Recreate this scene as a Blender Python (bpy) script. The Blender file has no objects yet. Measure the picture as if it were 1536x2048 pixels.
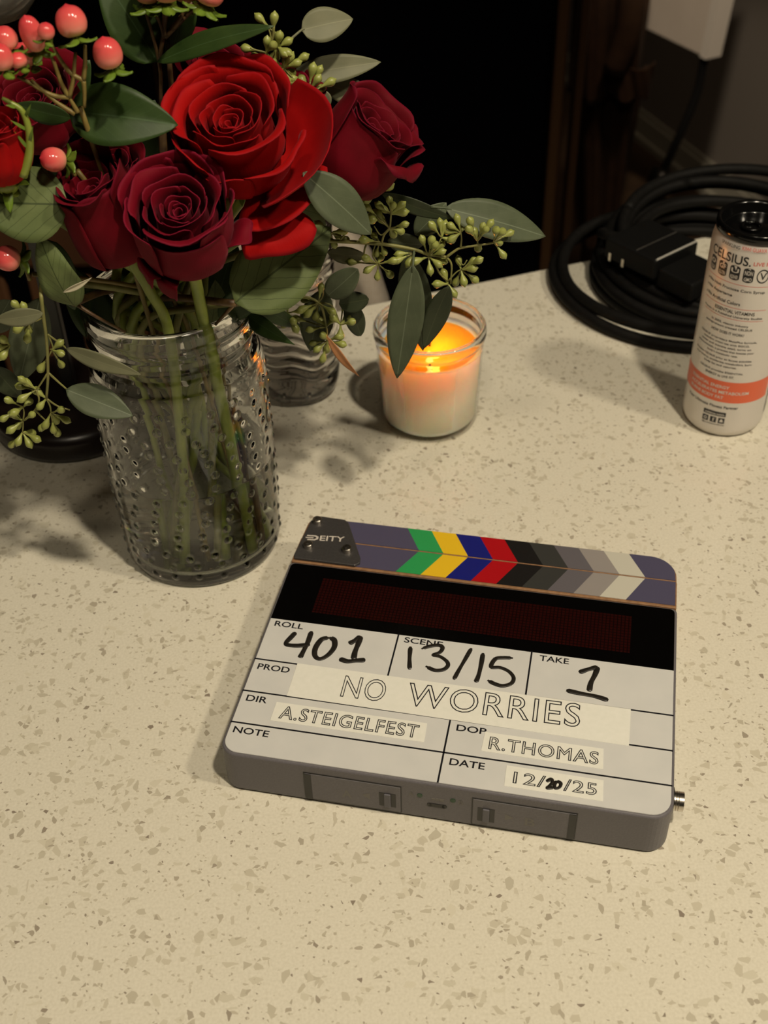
import bpy, bmesh, math, random
from mathutils import Vector, Matrix
random.seed(7)
SC = bpy.context.scene
# ------------------------------------------------------------------ camera
FPX, PITCH, ROLL, CAMH = 2364.05, 0.704745, -0.0279453, 511.789   # focal in px of a 1536x2048 frame, mm height over the countertop
FW = Vector((0, math.cos(PITCH), -math.sin(PITCH))); RT = Vector((1, 0, 0)); UP = RT.cross(FW)
R2 = math.cos(ROLL)*RT + math.sin(ROLL)*UP; U2 = -math.sin(ROLL)*RT + math.cos(ROLL)*UP
cd = bpy.data.cameras.new('camera'); cam = bpy.data.objects.new('camera', cd); SC.collection.objects.link(cam)
cam.matrix_world = Matrix(((R2.x, U2.x, -FW.x, 0), (R2.y, U2.y, -FW.y, 0), (R2.z, U2.z, -FW.z, CAMH*.001), (0, 0, 0, 1)))
cd.sensor_fit = 'VERTICAL'; cd.sensor_height = 36; cd.lens = FPX/2048*36
cd.clip_start = .02; cd.clip_end = 50
cd.dof.use_dof = True; cd.dof.focus_distance = .62; cd.dof.aperture_fstop = 11
SC.camera = cam
# ------------------------------------------------------------------ world, lamps, exposure
w = bpy.data.worlds.new('world'); SC.world = w; w.use_nodes = True
w.node_tree.nodes['Background'].inputs[0].default_value = (1, .8, .6, 1)
w.node_tree.nodes['Background'].inputs[1].default_value = .012
SC.view_settings.view_transform = 'Standard'; SC.view_settings.look = 'None'
SC.view_settings.gamma = 1; SC.view_settings.use_curve_mapping = False; SC.view_settings.exposure = 0
def lamp(name, loc, power, size, col, target, cone=75, blend=.6):
    l = bpy.data.lights.new(name, 'SPOT'); l.energy = power; l.shadow_soft_size = size; l.color = col
    l.spot_size = math.radians(cone); l.spot_blend = blend
    o = bpy.data.objects.new(name, l); SC.collection.objects.link(o); o.location = loc
    o.rotation_euler = (Vector(target)-Vector(loc)).to_track_quat('-Z', 'Y').to_euler()
    return o
WARM = (1, .87, .655)
lamp('ceiling_downlight', (.42, -.10, 1.62), 69, .045, WARM, (.02, .42, 0), 62)
lamp('ceiling_downlight', (1.20, -.05, 1.62), 50, .07, WARM, (.05, .5, 0), 62)
lamp('ceiling_downlight', (-.15, -.25, 1.62), 16, .08, WARM, (.0, .5, 0), 62)
lamp('background_fill', (.5, 1.3, 1.6), 28, .15, (1, .74, .5), (.75, 2.9, -.5), 80)  # added fill spot without a known fixture, lifts the right wall
lamp('background_fill', (.15, .5, 1.6), 150, .05, (1, .82, .6), (.66, 2.45, -.24), 12)  # added narrow spot, aimed at the white board to brighten it
try:
    SC.cycles.use_denoising = True; SC.cycles.max_bounces = 14; SC.cycles.transmission_bounces = 14
    SC.cycles.transparent_max_bounces = 16; SC.cycles.glossy_bounces = 6; SC.cycles.diffuse_bounces = 4
    SC.cycles.caustics_refractive = True; SC.cycles.caustics_reflective = True; SC.cycles.blur_glossy = .8
    SC.cycles.sample_clamp_indirect = 4
except Exception: pass
# ------------------------------------------------------------------ helpers
def ray(px, py): return FW + R2*((px-768)/FPX) - U2*((py-1024)/FPX)
CAM = Vector((0, 0, CAMH))
def F(px, py, Y):                       # a point (mm) seen at that place of the photo, standing at depth Y on the table
    d = ray(px, py); return CAM + d*(Y/d.y)
def mmpp(P): return (Vector(P)-CAM).dot(FW)/FPX
def mesh(name, vs, fs, smooth=True, uv=None, mats=None):
    me = bpy.data.meshes.new(name); me.from_pydata([(v[0]*.001, v[1]*.001, v[2]*.001) for v in vs], [], fs)
    if uv:
        l = me.uv_layers.new(name='UVMap')
        for lp in me.loops: l.data[lp.index].uv = uv[lp.vertex_index]
    if smooth: me.polygons.foreach_set('use_smooth', [True]*len(me.polygons))
    me.update(); return me
def obj(name, me, mat=None, parent=None, loc=(0, 0, 0)):
    o = bpy.data.objects.new(name, me); SC.collection.objects.link(o)
    if mat and me is not None and not me.materials: me.materials.append(mat)
    o.location = [c*.001 for c in loc]
    if parent: o.parent = parent
    return o
def tag(o, label, cat, group=None):
    o['label'] = label; o['category'] = cat
    if group: o['group'] = group
    return o
def thing(name, label, cat, loc=(0, 0, 0), rz=0, group=None):
    o = bpy.data.objects.new(name, None); SC.collection.objects.link(o); o.empty_display_size = .01
    o.location = [c*.001 for c in loc]; o.rotation_euler[2] = rz
    return tag(o, label, cat, group)
def rel(root, vs):
    L = Vector(root.location)*1000; return [Vector(v)-L for v in vs]
def part(name, root, g, mat, smooth=True, local=False, auto=None, label=None, solid=0):
    vs, fs = g[0], g[1]; uv = g[2] if len(g) > 2 else None
    r = root
    while r.parent: r = r.parent
    me = mesh(name, vs if local else rel(r, vs), fs, smooth, uv)
    if auto: me.set_sharp_from_angle(angle=math.radians(auto))
    o = obj(name, me, mat, root)
    if solid:
        m = o.modifiers.new('thickness', 'SOLIDIFY'); m.thickness = solid*.001; m.offset = 0
    if label: o['label'] = label
    return o
def join(*gs):
    vs, fs = [], []
    for g in gs:
        n = len(vs); vs += list(g[0]); fs += [tuple(i+n for i in f) for f in g[1]]
    return vs, fs
def box(x0, y0, z0, x1, y1, z1):
    v = [(x0,y0,z0),(x1,y0,z0),(x1,y1,z0),(x0,y1,z0),(x0,y0,z1),(x1,y0,z1),(x1,y1,z1),(x0,y1,z1)]
    return v, [(3,2,1,0),(4,5,6,7),(0,1,5,4),(1,2,6,5),(2,3,7,6),(3,0,4,7)]
def bevelled(name, root, g, mat, w=1.0, seg=2, local=True, label=None):
    o = part(name, root, g, mat, smooth=False, local=local, label=label)
    m = o.modifiers.new('bevel', 'BEVEL'); m.width = w*.001; m.segments = seg; m.limit_method = 'ANGLE'
    return o
def lathe(prof, n=64, c=(0, 0, 0), closed=False):
    vs, fs = [], []; k = len(prof)
    for i in range(n):
        a = 2*math.pi*i/n
        for r, z in prof: vs.append((c[0]+r*math.cos(a), c[1]+r*math.sin(a), c[2]+z))
    for i in range(n):
        j = (i+1) % n
        for q in range(k if closed else k-1):
            p = (q+1) % k; fs.append((i*k+q, j*k+q, j*k+p, i*k+p))
    return vs, fs
def smooth_path(pts, n=6):
    P = [Vector(p) for p in pts]
    if len(P) < 3: return P
    Q = [P[0]*2-P[1]]+P+[P[-1]*2-P[-2]]; out = []
    for i in range(1, len(Q)-2):
        for k in range(n):
            t = k/n; a, b, c, d = Q[i-1], Q[i], Q[i+1], Q[i+2]
            out.append(.5*((2*b)+(c-a)*t+(2*a-5*b+4*c-d)*t*t+(3*b-a-3*c+d)*t**3))
    out.append(P[-1]); return out
def tube(pts, r, n=8, smooth=5, flat=None):
    P = smooth_path(pts, smooth) if smooth else [Vector(p) for p in pts]
    m = len(P); vs, fs = [], []; rr = r if callable(r) else (lambda t: r)
    T0 = (P[1]-P[0]).normalized(); N = T0.orthogonal().normalized()
    if flat: N = (flat-T0*flat.dot(T0)).normalized()
    for i, p in enumerate(P):
        T = (P[min(i+1, m-1)]-P[max(i-1, 0)]).normalized(); N = (N-T*N.dot(T)).normalized(); B = T.cross(N)
        q = rr(i/(m-1))
        for k in range(n):
            a = 2*math.pi*k/n; vs.append(p+N*(q*math.cos(a)*(.25 if flat else 1))+B*(q*math.sin(a)))
    for i in range(m-1):
        for k in range(n):
            j = (k+1) % n; fs.append((i*n+k, i*n+j, (i+1)*n+j, (i+1)*n+k))
    fs.append(tuple(range(n-1, -1, -1))); fs.append(tuple((m-1)*n+k for k in range(n)))
    return vs, fs
# ------------------------------------------------------------------ materials
def M(name, col, rough=.5, metal=0, **kw):
    m = bpy.data.materials.new(name); m.use_nodes = True; b = m.node_tree.nodes['Principled BSDF']
    b.inputs['Base Color'].default_value = (*col, 1); b.inputs['Roughness'].default_value = rough; b.inputs['Metallic'].default_value = metal
    for k, v in kw.items(): b.inputs[k.replace('_', ' ')].default_value = v
    return m
def nd(m, t, **kw):
    n = m.node_tree.nodes.new(t)
    for k, v in kw.items(): setattr(n, k, v)
    return n
def lk(m, a, b): m.node_tree.links.new(a, b)
def bs(m): return m.node_tree.nodes['Principled BSDF']
def ramp(m, fac, stops):
    r = nd(m, 'ShaderNodeValToRGB'); e = r.color_ramp.elements
    while len(e) < len(stops): e.new(.5)
    for x, (p, c) in zip(e, stops): x.position = p; x.color = (*c, 1)
    lk(m, fac, r.inputs[0]); return r.outputs[0]
def mix(m, f, a, b, mode='MIX'):
    n = nd(m, 'ShaderNodeMix', data_type='RGBA', blend_type=mode)
    for s, v in ((n.inputs[0], f), (n.inputs[6], a), (n.inputs[7], b)):
        if isinstance(v, bpy.types.NodeSocket): lk(m, v, s)
        elif isinstance(v, tuple): s.default_value = (*v, 1)
        else: s.default_value = v
    return n.outputs[2]
def math_(m, op, a, b=None):
    n = nd(m, 'ShaderNodeMath', operation=op)
    for s, v in ((n.inputs[0], a), (n.inputs[1], b)):
        if v is None: continue
        if isinstance(v, bpy.types.NodeSocket): lk(m, v, s)
        else: s.default_value = v
    return n.outputs[0]
def mottled(name, c1, c2, scale, rough=.5, bump=0, **kw):
    m = M(name, c1, rough, **kw); tc = nd(m, 'ShaderNodeTexCoord'); nz = nd(m, 'ShaderNodeTexNoise'); nz.inputs['Scale'].default_value = scale; nz.inputs['Detail'].default_value = 5
    lk(m, tc.outputs['Object'], nz.inputs['Vector'])
    lk(m, ramp(m, nz.outputs[0], [(.3, c1), (.7, c2)]), bs(m).inputs['Base Color'])
    if bump:
        b = nd(m, 'ShaderNodeBump'); b.inputs['Strength'].default_value = bump; b.inputs['Distance'].default_value = .0005
        lk(m, nz.outputs[0], b.inputs['Height']); lk(m, b.outputs[0], bs(m).inputs['Normal'])
    return m
def quartz():
    m = M('speckled_quartz', (.7, .6, .4), .35, Coat_Weight=.3, Coat_Roughness=.07); tc = nd(m, 'ShaderNodeTexCoord').outputs['Object']
    nz = nd(m, 'ShaderNodeTexNoise'); nz.inputs['Scale'].default_value = 700; nz.inputs['Detail'].default_value = 3; lk(m, tc, nz.inputs['Vector'])
    col = ramp(m, nz.outputs[0], [(.3, (.645, .605, .50)), (.5, (.69, .65, .545)), (.75, (.74, .70, .595))])
    # warp so chips are irregular shards
    wn = nd(m, 'ShaderNodeTexNoise'); wn.inputs['Scale'].default_value = 160; lk(m, tc, wn.inputs['Vector'])
    wv = nd(m, 'ShaderNodeVectorMath', operation='MULTIPLY_ADD'); lk(m, wn.outputs['Color'], wv.inputs[0]); wv.inputs[1].default_value = (.003, .003, 0); lk(m, tc, wv.inputs[2])
    def layer(col, scale, thr, edge, stops, rot, st):
        mp = nd(m, 'ShaderNodeMapping'); mp.inputs['Rotation'].default_value = (0, 0, rot); mp.inputs['Scale'].default_value = (1, st, 1); mp.inputs['Location'].default_value = (rot, 2.3*rot, 0)
        lk(m, wv.outputs[0], mp.inputs['Vector'])
        v = nd(m, 'ShaderNodeTexVoronoi', voronoi_dimensions='2D'); v.inputs['Scale'].default_value = scale
        e = nd(m, 'ShaderNodeTexVoronoi', voronoi_dimensions='2D', feature='DISTANCE_TO_EDGE'); e.inputs['Scale'].default_value = scale
        lk(m, mp.outputs[0], v.inputs['Vector']); lk(m, mp.outputs[0], e.inputs['Vector'])
        sp = nd(m, 'ShaderNodeSeparateColor'); lk(m, v.outputs['Color'], sp.inputs[0])
        f = math_(m, 'MULTIPLY', math_(m, 'GREATER_THAN', sp.outputs[0], thr), math_(m, 'GREATER_THAN', e.outputs['Distance'], edge))
        c = ramp(m, sp.outputs[1], stops)
        return mix(m, f, col, c)
    tan = [(0, (.50, .46, .365)), (.35, (.56, .515, .41)), (.7, (.61, .57, .46)), (1, (.66, .615, .50))]
    dark = [(0, (.26, .215, .17)), (.12, (.40, .355, .28)), (.5, (.51, .465, .365)), (1, (.59, .545, .44))]
    col = layer(col, 185, .94, .10, tan, .5, 1.45)
    col = layer(col, 225, .95, .14, tan, 2.1, .7)
    col = layer(col, 330, .95, .14, dark, 1.2, 1.6)
    col = layer(col, 370, .95, .12, dark, 2.7, .65)
    col = layer(col, 820, .965, .1, dark, .1, 1.1)
    lk(m, col, bs(m).inputs['Base Color'])
    bs(m).inputs['Specular IOR Level'].default_value = .4
    return m
MAT = {}
MAT['quartz'] = quartz()
MAT['grey'] = mottled('grey_plastic', (.114, .106, .117), (.130, .121, .133), 900, .45, .25)
MAT['grey2'] = M('grey_latch', (.10, .096, .11), .5)
MAT['black'] = M('black_plastic', (.006, .006, .006), .35)
MAT['blackgloss'] = M('black_gloss_panel', (.0012, .001, .001), .22, Specular_IOR_Level=.25)
MAT['ink'] = M('black_ink', (.006, .006, .009), .4)
MAT['marker'] = mottled('marker_ink', (.008, .007, .006), (.022, .018, .014), 600, .35)
MAT['white'] = mottled('white_acrylic', (.575, .575, .565), (.62, .615, .60), 60, .25)
MAT['tape'] = mottled('label_tape', (.72, .715, .65), (.76, .75, .69), 300, .6)
MAT['wood'] = mottled('plywood_edge', (.20, .10, .045), (.32, .17, .08), 300, .6)
MAT['steel'] = M('steel', (.6, .56, .5), .25, 1)
MAT['plate'] = mottled('gunmetal_plate', (.085, .08, .08), (.105, .10, .10), 700, .38, .2, metal=.6)
MAT['print'] = M('silver_print', (.55, .5, .45), .5)
MAT['fprint'] = M('faint_print', (.16, .15, .135), .6)
MAT['green_led'] = M('dark_green_led', (.01, .05, .02), .2)
def ledmat():
    m = M('dot_matrix', (.02, .001, .001), .35, Specular_IOR_Level=.2); tc = nd(m, 'ShaderNodeTexCoord'); br = nd(m, 'ShaderNodeTexBrick'); br.offset = 0
    lk(m, tc.outputs['Object'], br.inputs['Vector']); br.inputs['Scale'].default_value = 1
    br.inputs['Brick Width'].default_value = .0021; br.inputs['Row Height'].default_value = .0021; br.inputs['Mortar Size'].default_value = .00035; br.inputs['Mortar Smooth'].default_value = .3
    br.inputs['Color1'].default_value = (.020, .0016, .001, 1); br.inputs['Color2'].default_value = (.017, .0014, .0009, 1); br.inputs['Mortar'].default_value = (.0035, .0005, .0004, 1)
    lk(m, br.outputs[0], bs(m).inputs['Base Color']); return m
MAT['led'] = ledmat()
def petalmat(name, c1, c2, c3):
    m = M(name, c1, .7, Sheen_Weight=.06, Sheen_Roughness=.4, Specular_IOR_Level=.12)
    bs(m).inputs['Sheen Tint'].default_value = (1, .35, .45, 1)
    tc = nd(m, 'ShaderNodeTexCoord'); nz = nd(m, 'ShaderNodeTexNoise'); nz.inputs['Scale'].default_value = 70; nz.inputs['Detail'].default_value = 6; lk(m, tc.outputs['Object'], nz.inputs['Vector'])
    base = ramp(m, nz.outputs[0], [(.3, c1), (.7, c2)])
    sp = nd(m, 'ShaderNodeSeparateXYZ'); lk(m, tc.outputs['UV'], sp.inputs[0])
    f = ramp(m, sp.outputs[1], [(.9, (0, 0, 0)), (1, (.8, .8, .8))])
    col = mix(m, f, base, c3); lk(m, col, bs(m).inputs['Base Color'])
    mp = nd(m, 'ShaderNodeMapping'); mp.inputs['Scale'].default_value = (60, 3, 1); lk(m, tc.outputs['UV'], mp.inputs[0])
    n2 = nd(m, 'ShaderNodeTexNoise'); n2.inputs['Scale'].default_value = 1; lk(m, mp.outputs[0], n2.inputs['Vector'])
    b = nd(m, 'ShaderNodeBump'); b.inputs['Strength'].default_value = .25; b.inputs['Distance'].default_value = .0004; lk(m, n2.outputs[0], b.inputs['Height']); lk(m, b.outputs[0], bs(m).inputs['Normal'])
    tr = nd(m, 'ShaderNodeBsdfTranslucent'); lk(m, col, tr.inputs[0]); ms = nd(m, 'ShaderNodeMixShader'); ms.inputs[0].default_value = .12
    out = m.node_tree.nodes['Material Output']; lk(m, bs(m).outputs[0], ms.inputs[1]); lk(m, tr.outputs[0], ms.inputs[2]); lk(m, ms.outputs[0], out.inputs[0])
    return m
MAT['rose_lit'] = petalmat('lit_red_petal', (.30, .0016, .0020), (.38, .003, .003), (.28, .005, .010))  # stronger light on the upper rose is put into this petal colour
MAT['rose_deep'] = petalmat('crimson_petal', (.125, .001, .007), (.165, .0016, .011), (.19, .006, .026))
MAT['rose_dark'] = petalmat('dark_crimson_petal', (.10, .001, .005), (.14, .0014, .008), (.15, .004, .018))
def leafmat(name, c1, c2, vein, rough=.45, side=.35, bump=.3, back=None):
    m = M(name, c1, rough, Specular_IOR_Level=.35); tc = nd(m, 'ShaderNodeTexCoord')
    nz = nd(m, 'ShaderNodeTexNoise'); nz.inputs['Scale'].default_value = 90; nz.inputs['Detail'].default_value = 6; lk(m, tc.outputs['Object'], nz.inputs['Vector'])
    base = ramp(m, nz.outputs[0], [(.3, c1), (.7, c2)])
    sp = nd(m, 'ShaderNodeSeparateXYZ'); lk(m, tc.outputs['UV'], sp.inputs[0])
    d = math_(m, 'ABSOLUTE', math_(m, 'SUBTRACT', sp.outputs[0], .5))
    mid = math_(m, 'LESS_THAN', d, .013)
    ang = math_(m, 'SUBTRACT', math_(m, 'MULTIPLY', sp.outputs[1], 7.0), math_(m, 'MULTIPLY', d, 6.0))
    wob = math_(m, 'ADD', ang, math_(m, 'MULTIPLY', nz.outputs[0], .5))
    fr = math_(m, 'ABSOLUTE', math_(m, 'SUBTRACT', math_(m, 'FRACT', wob), .5))
    sv = math_(m, 'MULTIPLY', math_(m, 'LESS_THAN', fr, .035), side)
    vn = math_(m, 'MAXIMUM', mid, sv)
    col = mix(m, vn, base, vein); lk(m, col, bs(m).inputs['Base Color'])
    b = nd(m, 'ShaderNodeBump'); b.inputs['Strength'].default_value = bump; b.inputs['Distance'].default_value = .0006
    hh = math_(m, 'ADD', nz.outputs[0], math_(m, 'MULTIPLY', math_(m, 'LESS_THAN', fr, .08), -.6 if side > .3 else 0)); lk(m, hh, b.inputs['Height']); lk(m, b.outputs[0], bs(m).inputs['Normal'])
    tr = nd(m, 'ShaderNodeBsdfTranslucent'); lk(m, col, tr.inputs[0]); ms = nd(m, 'ShaderNodeMixShader'); ms.inputs[0].default_value = .12
    out = m.node_tree.nodes['Material Output']; lk(m, bs(m).outputs[0], ms.inputs[1]); lk(m, tr.outputs[0], ms.inputs[2]); lk(m, ms.outputs[0], out.inputs[0])
    return m
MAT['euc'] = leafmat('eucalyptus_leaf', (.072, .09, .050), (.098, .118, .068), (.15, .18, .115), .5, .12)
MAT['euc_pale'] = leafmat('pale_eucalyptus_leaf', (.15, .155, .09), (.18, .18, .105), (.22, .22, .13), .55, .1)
MAT['euc_dark'] = leafmat('shaded_eucalyptus_leaf', (.028, .038, .018), (.042, .052, .026), (.06, .07, .035), .45, .12)  # darker copy of the eucalyptus leaf, shade put into its colour
MAT['salal'] = leafmat('glossy_dark_leaf', (.020, .044, .008), (.032, .062, .012), (.045, .085, .028), .5, .3)
MAT['salal_back'] = leafmat('leaf_underside', (.10, .135, .045), (.135, .17, .06), (.05, .07, .02), .6, .75, .5)
MAT['peach'] = leafmat('peach_dry_leaf', (.50, .22, .09), (.58, .27, .12), (.5, .25, .12), .6, 0)
MAT['stem'] = mottled('green_stem', (.17, .22, .028), (.25, .29, .045), 120, .4)
MAT['stem_euc'] = mottled('yellow_green_stem', (.16, .165, .045), (.24, .22, .07), 150, .5)
MAT['stem_brown'] = mottled('brown_stem', (.06, .026, .010), (.13, .075, .025), 200, .5)
MAT['stem_olive'] = mottled('olive_stem', (.15, .10, .022), (.20, .15, .035), 200, .5)
MAT['bud'] = mottled('seed_bud', (.24, .27, .06), (.33, .35, .10), 300, .4)
MAT['sepal'] = leafmat('sepal', (.10, .17, .014), (.15, .23, .025), (.18, .26, .05), .4, 0)
def berrymat():
    m = M('pink_berry', (.6, .05, .05), .16, Subsurface_Weight=.12); bs(m).inputs['Subsurface Radius'].default_value = (.004, .001, .0008); tc = nd(m, 'ShaderNodeTexCoord')
    sp = nd(m, 'ShaderNodeSeparateXYZ'); lk(m, tc.outputs['UV'], sp.inputs[0])
    nz = nd(m, 'ShaderNodeTexNoise'); nz.inputs['Scale'].default_value = 160; lk(m, tc.outputs['Object'], nz.inputs['Vector'])
    f = math_(m, 'ADD', sp.outputs[1], math_(m, 'MULTIPLY', math_(m, 'SUBTRACT', nz.outputs[0], .5), .35))
    lk(m, ramp(m, f, [(.05, (.72, .46, .26)), (.3, (.74, .24, .18)), (.6, (.68, .10, .095)), (1, (.55, .035, .05))]), bs(m).inputs['Base Color']); return m
MAT['berry'] = berrymat()
MAT['berry_red'] = M('red_berry', (.42, .012, .02), .18)
def glass(name, col=(1, 1, 1), ior=1.5, rough=0):
    return M(name, col, rough, Transmission_Weight=1, IOR=ior)
MAT['glass'] = glass('vase_glass', (.985, .995, .98))
MAT['water'] = glass('vase_water', (.965, 1, .93), 1.333)
MAT['pet'] = glass('clear_plastic', (.97, .96, .95), 1.45)
def thin(name, tint, k=1.0):
    m = bpy.data.materials.new(name); m.use_nodes = True; nt = m.node_tree; nt.nodes.remove(bs(m))
    t = nd(m, 'ShaderNodeBsdfTransparent'); g = nd(m, 'ShaderNodeBsdfGlossy'); g.inputs['Roughness'].default_value = .03; s = nd(m, 'ShaderNodeMixShader')
    lw = nd(m, 'ShaderNodeLayerWeight'); lw.inputs[0].default_value = .25
    lk(m, ramp(m, lw.outputs['Facing'], [(0, (1, 1, 1)), (.8, (.97, .97, .96)), (1, tint)]), t.inputs[0])
    lk(m, math_(m, 'MULTIPLY', lw.outputs['Fresnel'], k), s.inputs[0])
    lk(m, t.outputs[0], s.inputs[1]); lk(m, g.outputs[0], s.inputs[2]); lk(m, s.outputs[0], nt.nodes['Material Output'].inputs[0]); return m
MAT['jar'] = thin('candle_jar_glass', (.72, .73, .66), .3)
MAT['jar_rim'] = glass('thick_clear_glass', (.97, .97, .95))
MAT['wax'] = M('cream_wax', (.90, .84, .66), .45, Subsurface_Weight=1.0, Subsurface_Scale=.045)
bs(MAT['wax']).inputs['Subsurface Radius'].default_value = (1, .55, .25)
MAT['pool'] = None
MAT['wick'] = M('charred_wick', (.01, .008, .006), .9)
MAT['flame'] = M('flame', (1, .6, .2), .5, Emission_Strength=6.0); bs(MAT['flame']).inputs['Emission Color'].default_value = (1, .55, .18, 1)
MAT['rubber'] = mottled('black_cable', (.0035, .0032, .003), (.006, .0055, .005), 200, .65, Specular_IOR_Level=.15)
MAT['canwhite'] = M('can_white', (.68, .64, .60), .32, .25)
MAT['orange'] = M('orange_print', (.72, .13, .055), .35)
MAT['pink'] = M('pink_print', (.65, .12, .10), .4)
MAT['canblack'] = M('black_can_end', (.004, .004, .004), .15, .3)
MAT['oak'] = mottled('dark_wood', (.035, .013, .006), (.06, .024, .010), 30, .4)
MAT['coat'] = mottled('brown_cloth', (.042, .018, .007), (.060, .027, .011), 40, .9)
MAT['wall'] = mottled('grey_wall_paint', (.19, .17, .15), (.20, .18, .16), 300, .8, .2)
MAT['trim'] = M('painted_trim', (.32, .31, .26), .5)
MAT['floor'] = mottled('dark_floor', (.05, .03, .018), (.075, .045, .025), 12, .5)
MAT['ceiling'] = M('ceiling_paint', (.5, .46, .4), .9)
MAT['panelwhite'] = mottled('matte_white', (.55, .49, .43), (.58, .52, .46), 20, .7)
MAT['darkglass'] = M('dark_glass', (.002, .002, .003), .06)
MAT['beige'] = mottled('beige_upholstery', (.34, .29, .23), (.38, .33, .27), 200, .9, .3)
MAT['blue'] = M('blue_label', (.01, .025, .22), .4)
MAT['brass'] = M('gold_strip', (.45, .24, .04), .5)
# ------------------------------------------------------------------ lettering
def text_geo(s, outline=0.0, spacing=1.0):
    c = bpy.data.curves.new('t', 'FONT'); c.body = s; c.offset = 0 if outline else .014; c.size = 1; c.space_character = spacing; c.resolution_u = 4
    if outline: c.fill_mode = 'NONE'; c.bevel_depth = outline; c.bevel_resolution = 0
    o = bpy.data.objects.new('t', c); SC.collection.objects.link(o)
    dg = bpy.context.evaluated_depsgraph_get(); dg.update(); me = bpy.data.meshes.new_from_object(o.evaluated_get(dg))
    vs = [tuple(v.co) for v in me.vertices]; fs = [tuple(p.vertices) for p in me.polygons]
    bpy.data.objects.remove(o); bpy.data.curves.remove(c); bpy.data.meshes.remove(me)
    return vs, fs
def fit_text(s, x0, y0, w_, h, z, outline=0.0, rot=0, thick=.06, sp=1.0):
    vs, fs = text_geo(s, outline, sp)
    ax = min(v[0] for v in vs); bx = max(v[0] for v in vs); ay = min(v[1] for v in vs); by = max(v[1] for v in vs)
    out = []
    for v in vs:
        x = (v[0]-ax)/(bx-ax)*w_; y = (v[1]-ay)/(by-ay)*h
        out.append((x0+x*math.cos(rot)-y*math.sin(rot), y0+x*math.sin(rot)+y*math.cos(rot), z+(v[2]*3 if outline else thick)))
    return out, fs
# ------------------------------------------------------------------ setting
def struct(name, g, mat):
    o = obj(name, mesh(name, g[0], g[1], False), mat); o['kind'] = 'structure'; return o
FZ = -920
struct('floor', box(-3500, -1500, FZ-50, 4200, 6000, FZ), MAT['floor'])
struct('ceiling', box(-3500, -1500, 1680, 4200, 6000, 1740), MAT['ceiling'])
wd = Vector((.3035, -.9528, 0)); wn_ = Vector((.9528, .3035, 0)); wp = Vector((826, 3227, FZ))
def wallbox(a0, a1, z0, z1, t0, t1):
    b = [wp+wd*a+wn_*t for a in (a0, a1) for t in (t0, t1)]
    vs = [(p.x, p.y, z) for z in (z0, z1) for p in (b[0], b[2], b[3], b[1])]
    return vs, [(0,1,2,3),(7,6,5,4),(0,4,5,1),(1,5,6,2),(2,6,7,3),(3,7,4,0)]
struct('wall_right', wallbox(-1500, 4800, FZ, 1680, 0, 120), MAT['wall'])
struct('baseboard_right', join(wallbox(-1500, 4800, FZ, FZ+70, -14, -1), wallbox(-1500, 4800, FZ+70, FZ+84, -8, -1), wallbox(-1500, 4800, FZ, FZ+18, -26, -14)), MAT['trim'])
struct('wall_back', box(-3500, 5200, FZ, 1000, 5300, 1680), MAT['wall'])
struct('wall_left', box(-3500, -1500, FZ, -3400, 5200, 1680), MAT['wall'])
struct('wall_front', box(-3500, -1620, FZ, 4200, -1500, 1680), MAT['wall'])
# countertop: back edge runs from left-near to right-far
E0, E1 = Vector((-296.6, 775.4, 0)), Vector((151.6, 926.6, 0)); ed = (E1-E0).normalized()
A, B = E0-ed*900, E0+ed*1500
ct = thing('countertop', 'speckled cream quartz countertop under the clapperboard and flowers', 'countertop', (200, 300, 0))
pv = [(A.x, A.y), (A.x, -450), (B.x-250, -450), (B.x, B.y)]
g = ([(x, y, z) for z in (-30, 0) for x, y in pv], [(3,2,1,0), (4,5,6,7), (0,1,5,4), (1,2,6,5), (2,3,7,6), (3,0,4,7)])
bevelled('slab', ct, g, MAT['quartz'], 2.5, 3, local=False)
g = join(box(-900, -300, FZ, 850, 480, -31))
part('cabinet_base', ct, g, MAT['oak'], smooth=False)
# ------------------------------------------------------------------ clapperboard (local mm: x right, y away, z up)
SX, SY, SR = -88.424, 381.654, -.21593
cb = thing('clapperboard', 'grey digital film clapperboard lying flat, with colour striped sticks and handwritten numbers', 'clapperboard', (SX, SY, 0), SR)
def arc(cx, cy, r, a0, a1, n=8):
    return [(cx+r*math.cos(math.radians(a0+(a1-a0)*i/n)), cy+r*math.sin(math.radians(a0+(a1-a0)*i/n))) for i in range(n+1)]
def prism(pts, z0, z1):
    n = len(pts); vs = [(x, y, z0) for x, y in pts]+[(x, y, z1) for x, y in pts]
    return vs, [tuple(range(n-1, -1, -1)), tuple(range(n, 2*n))]+[(i, (i+1) % n, n+(i+1) % n, n+i) for i in range(n)]
W_ = 228.3
def loc2(px, py, z=30.4):
    d = ray(px, py); P = CAM+d*((z-CAMH)/d.z)-Vector((SX, SY, 0)); ca, sa = math.cos(SR), math.sin(SR)
    return (P.x*ca+P.y*sa, -P.x*sa+P.y*ca)
def outline(i=0):
    return arc(9, 9, 9-i, 180, 270)+arc(W_-11, 11, 11-i, 270, 360)+arc(W_-3, 142.5, 3-i*.4, 0, 90, 4)+arc(3, 142.5, 3-i*.4, 90, 180, 4)
bevelled('case', cb, prism(outline(), 1.0, 29.4), MAT['grey'], 1.2, 3)
bevelled('foot_frame', cb, prism(outline(3), 0, 1.4), MAT['grey2'], .4, 2)
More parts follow.
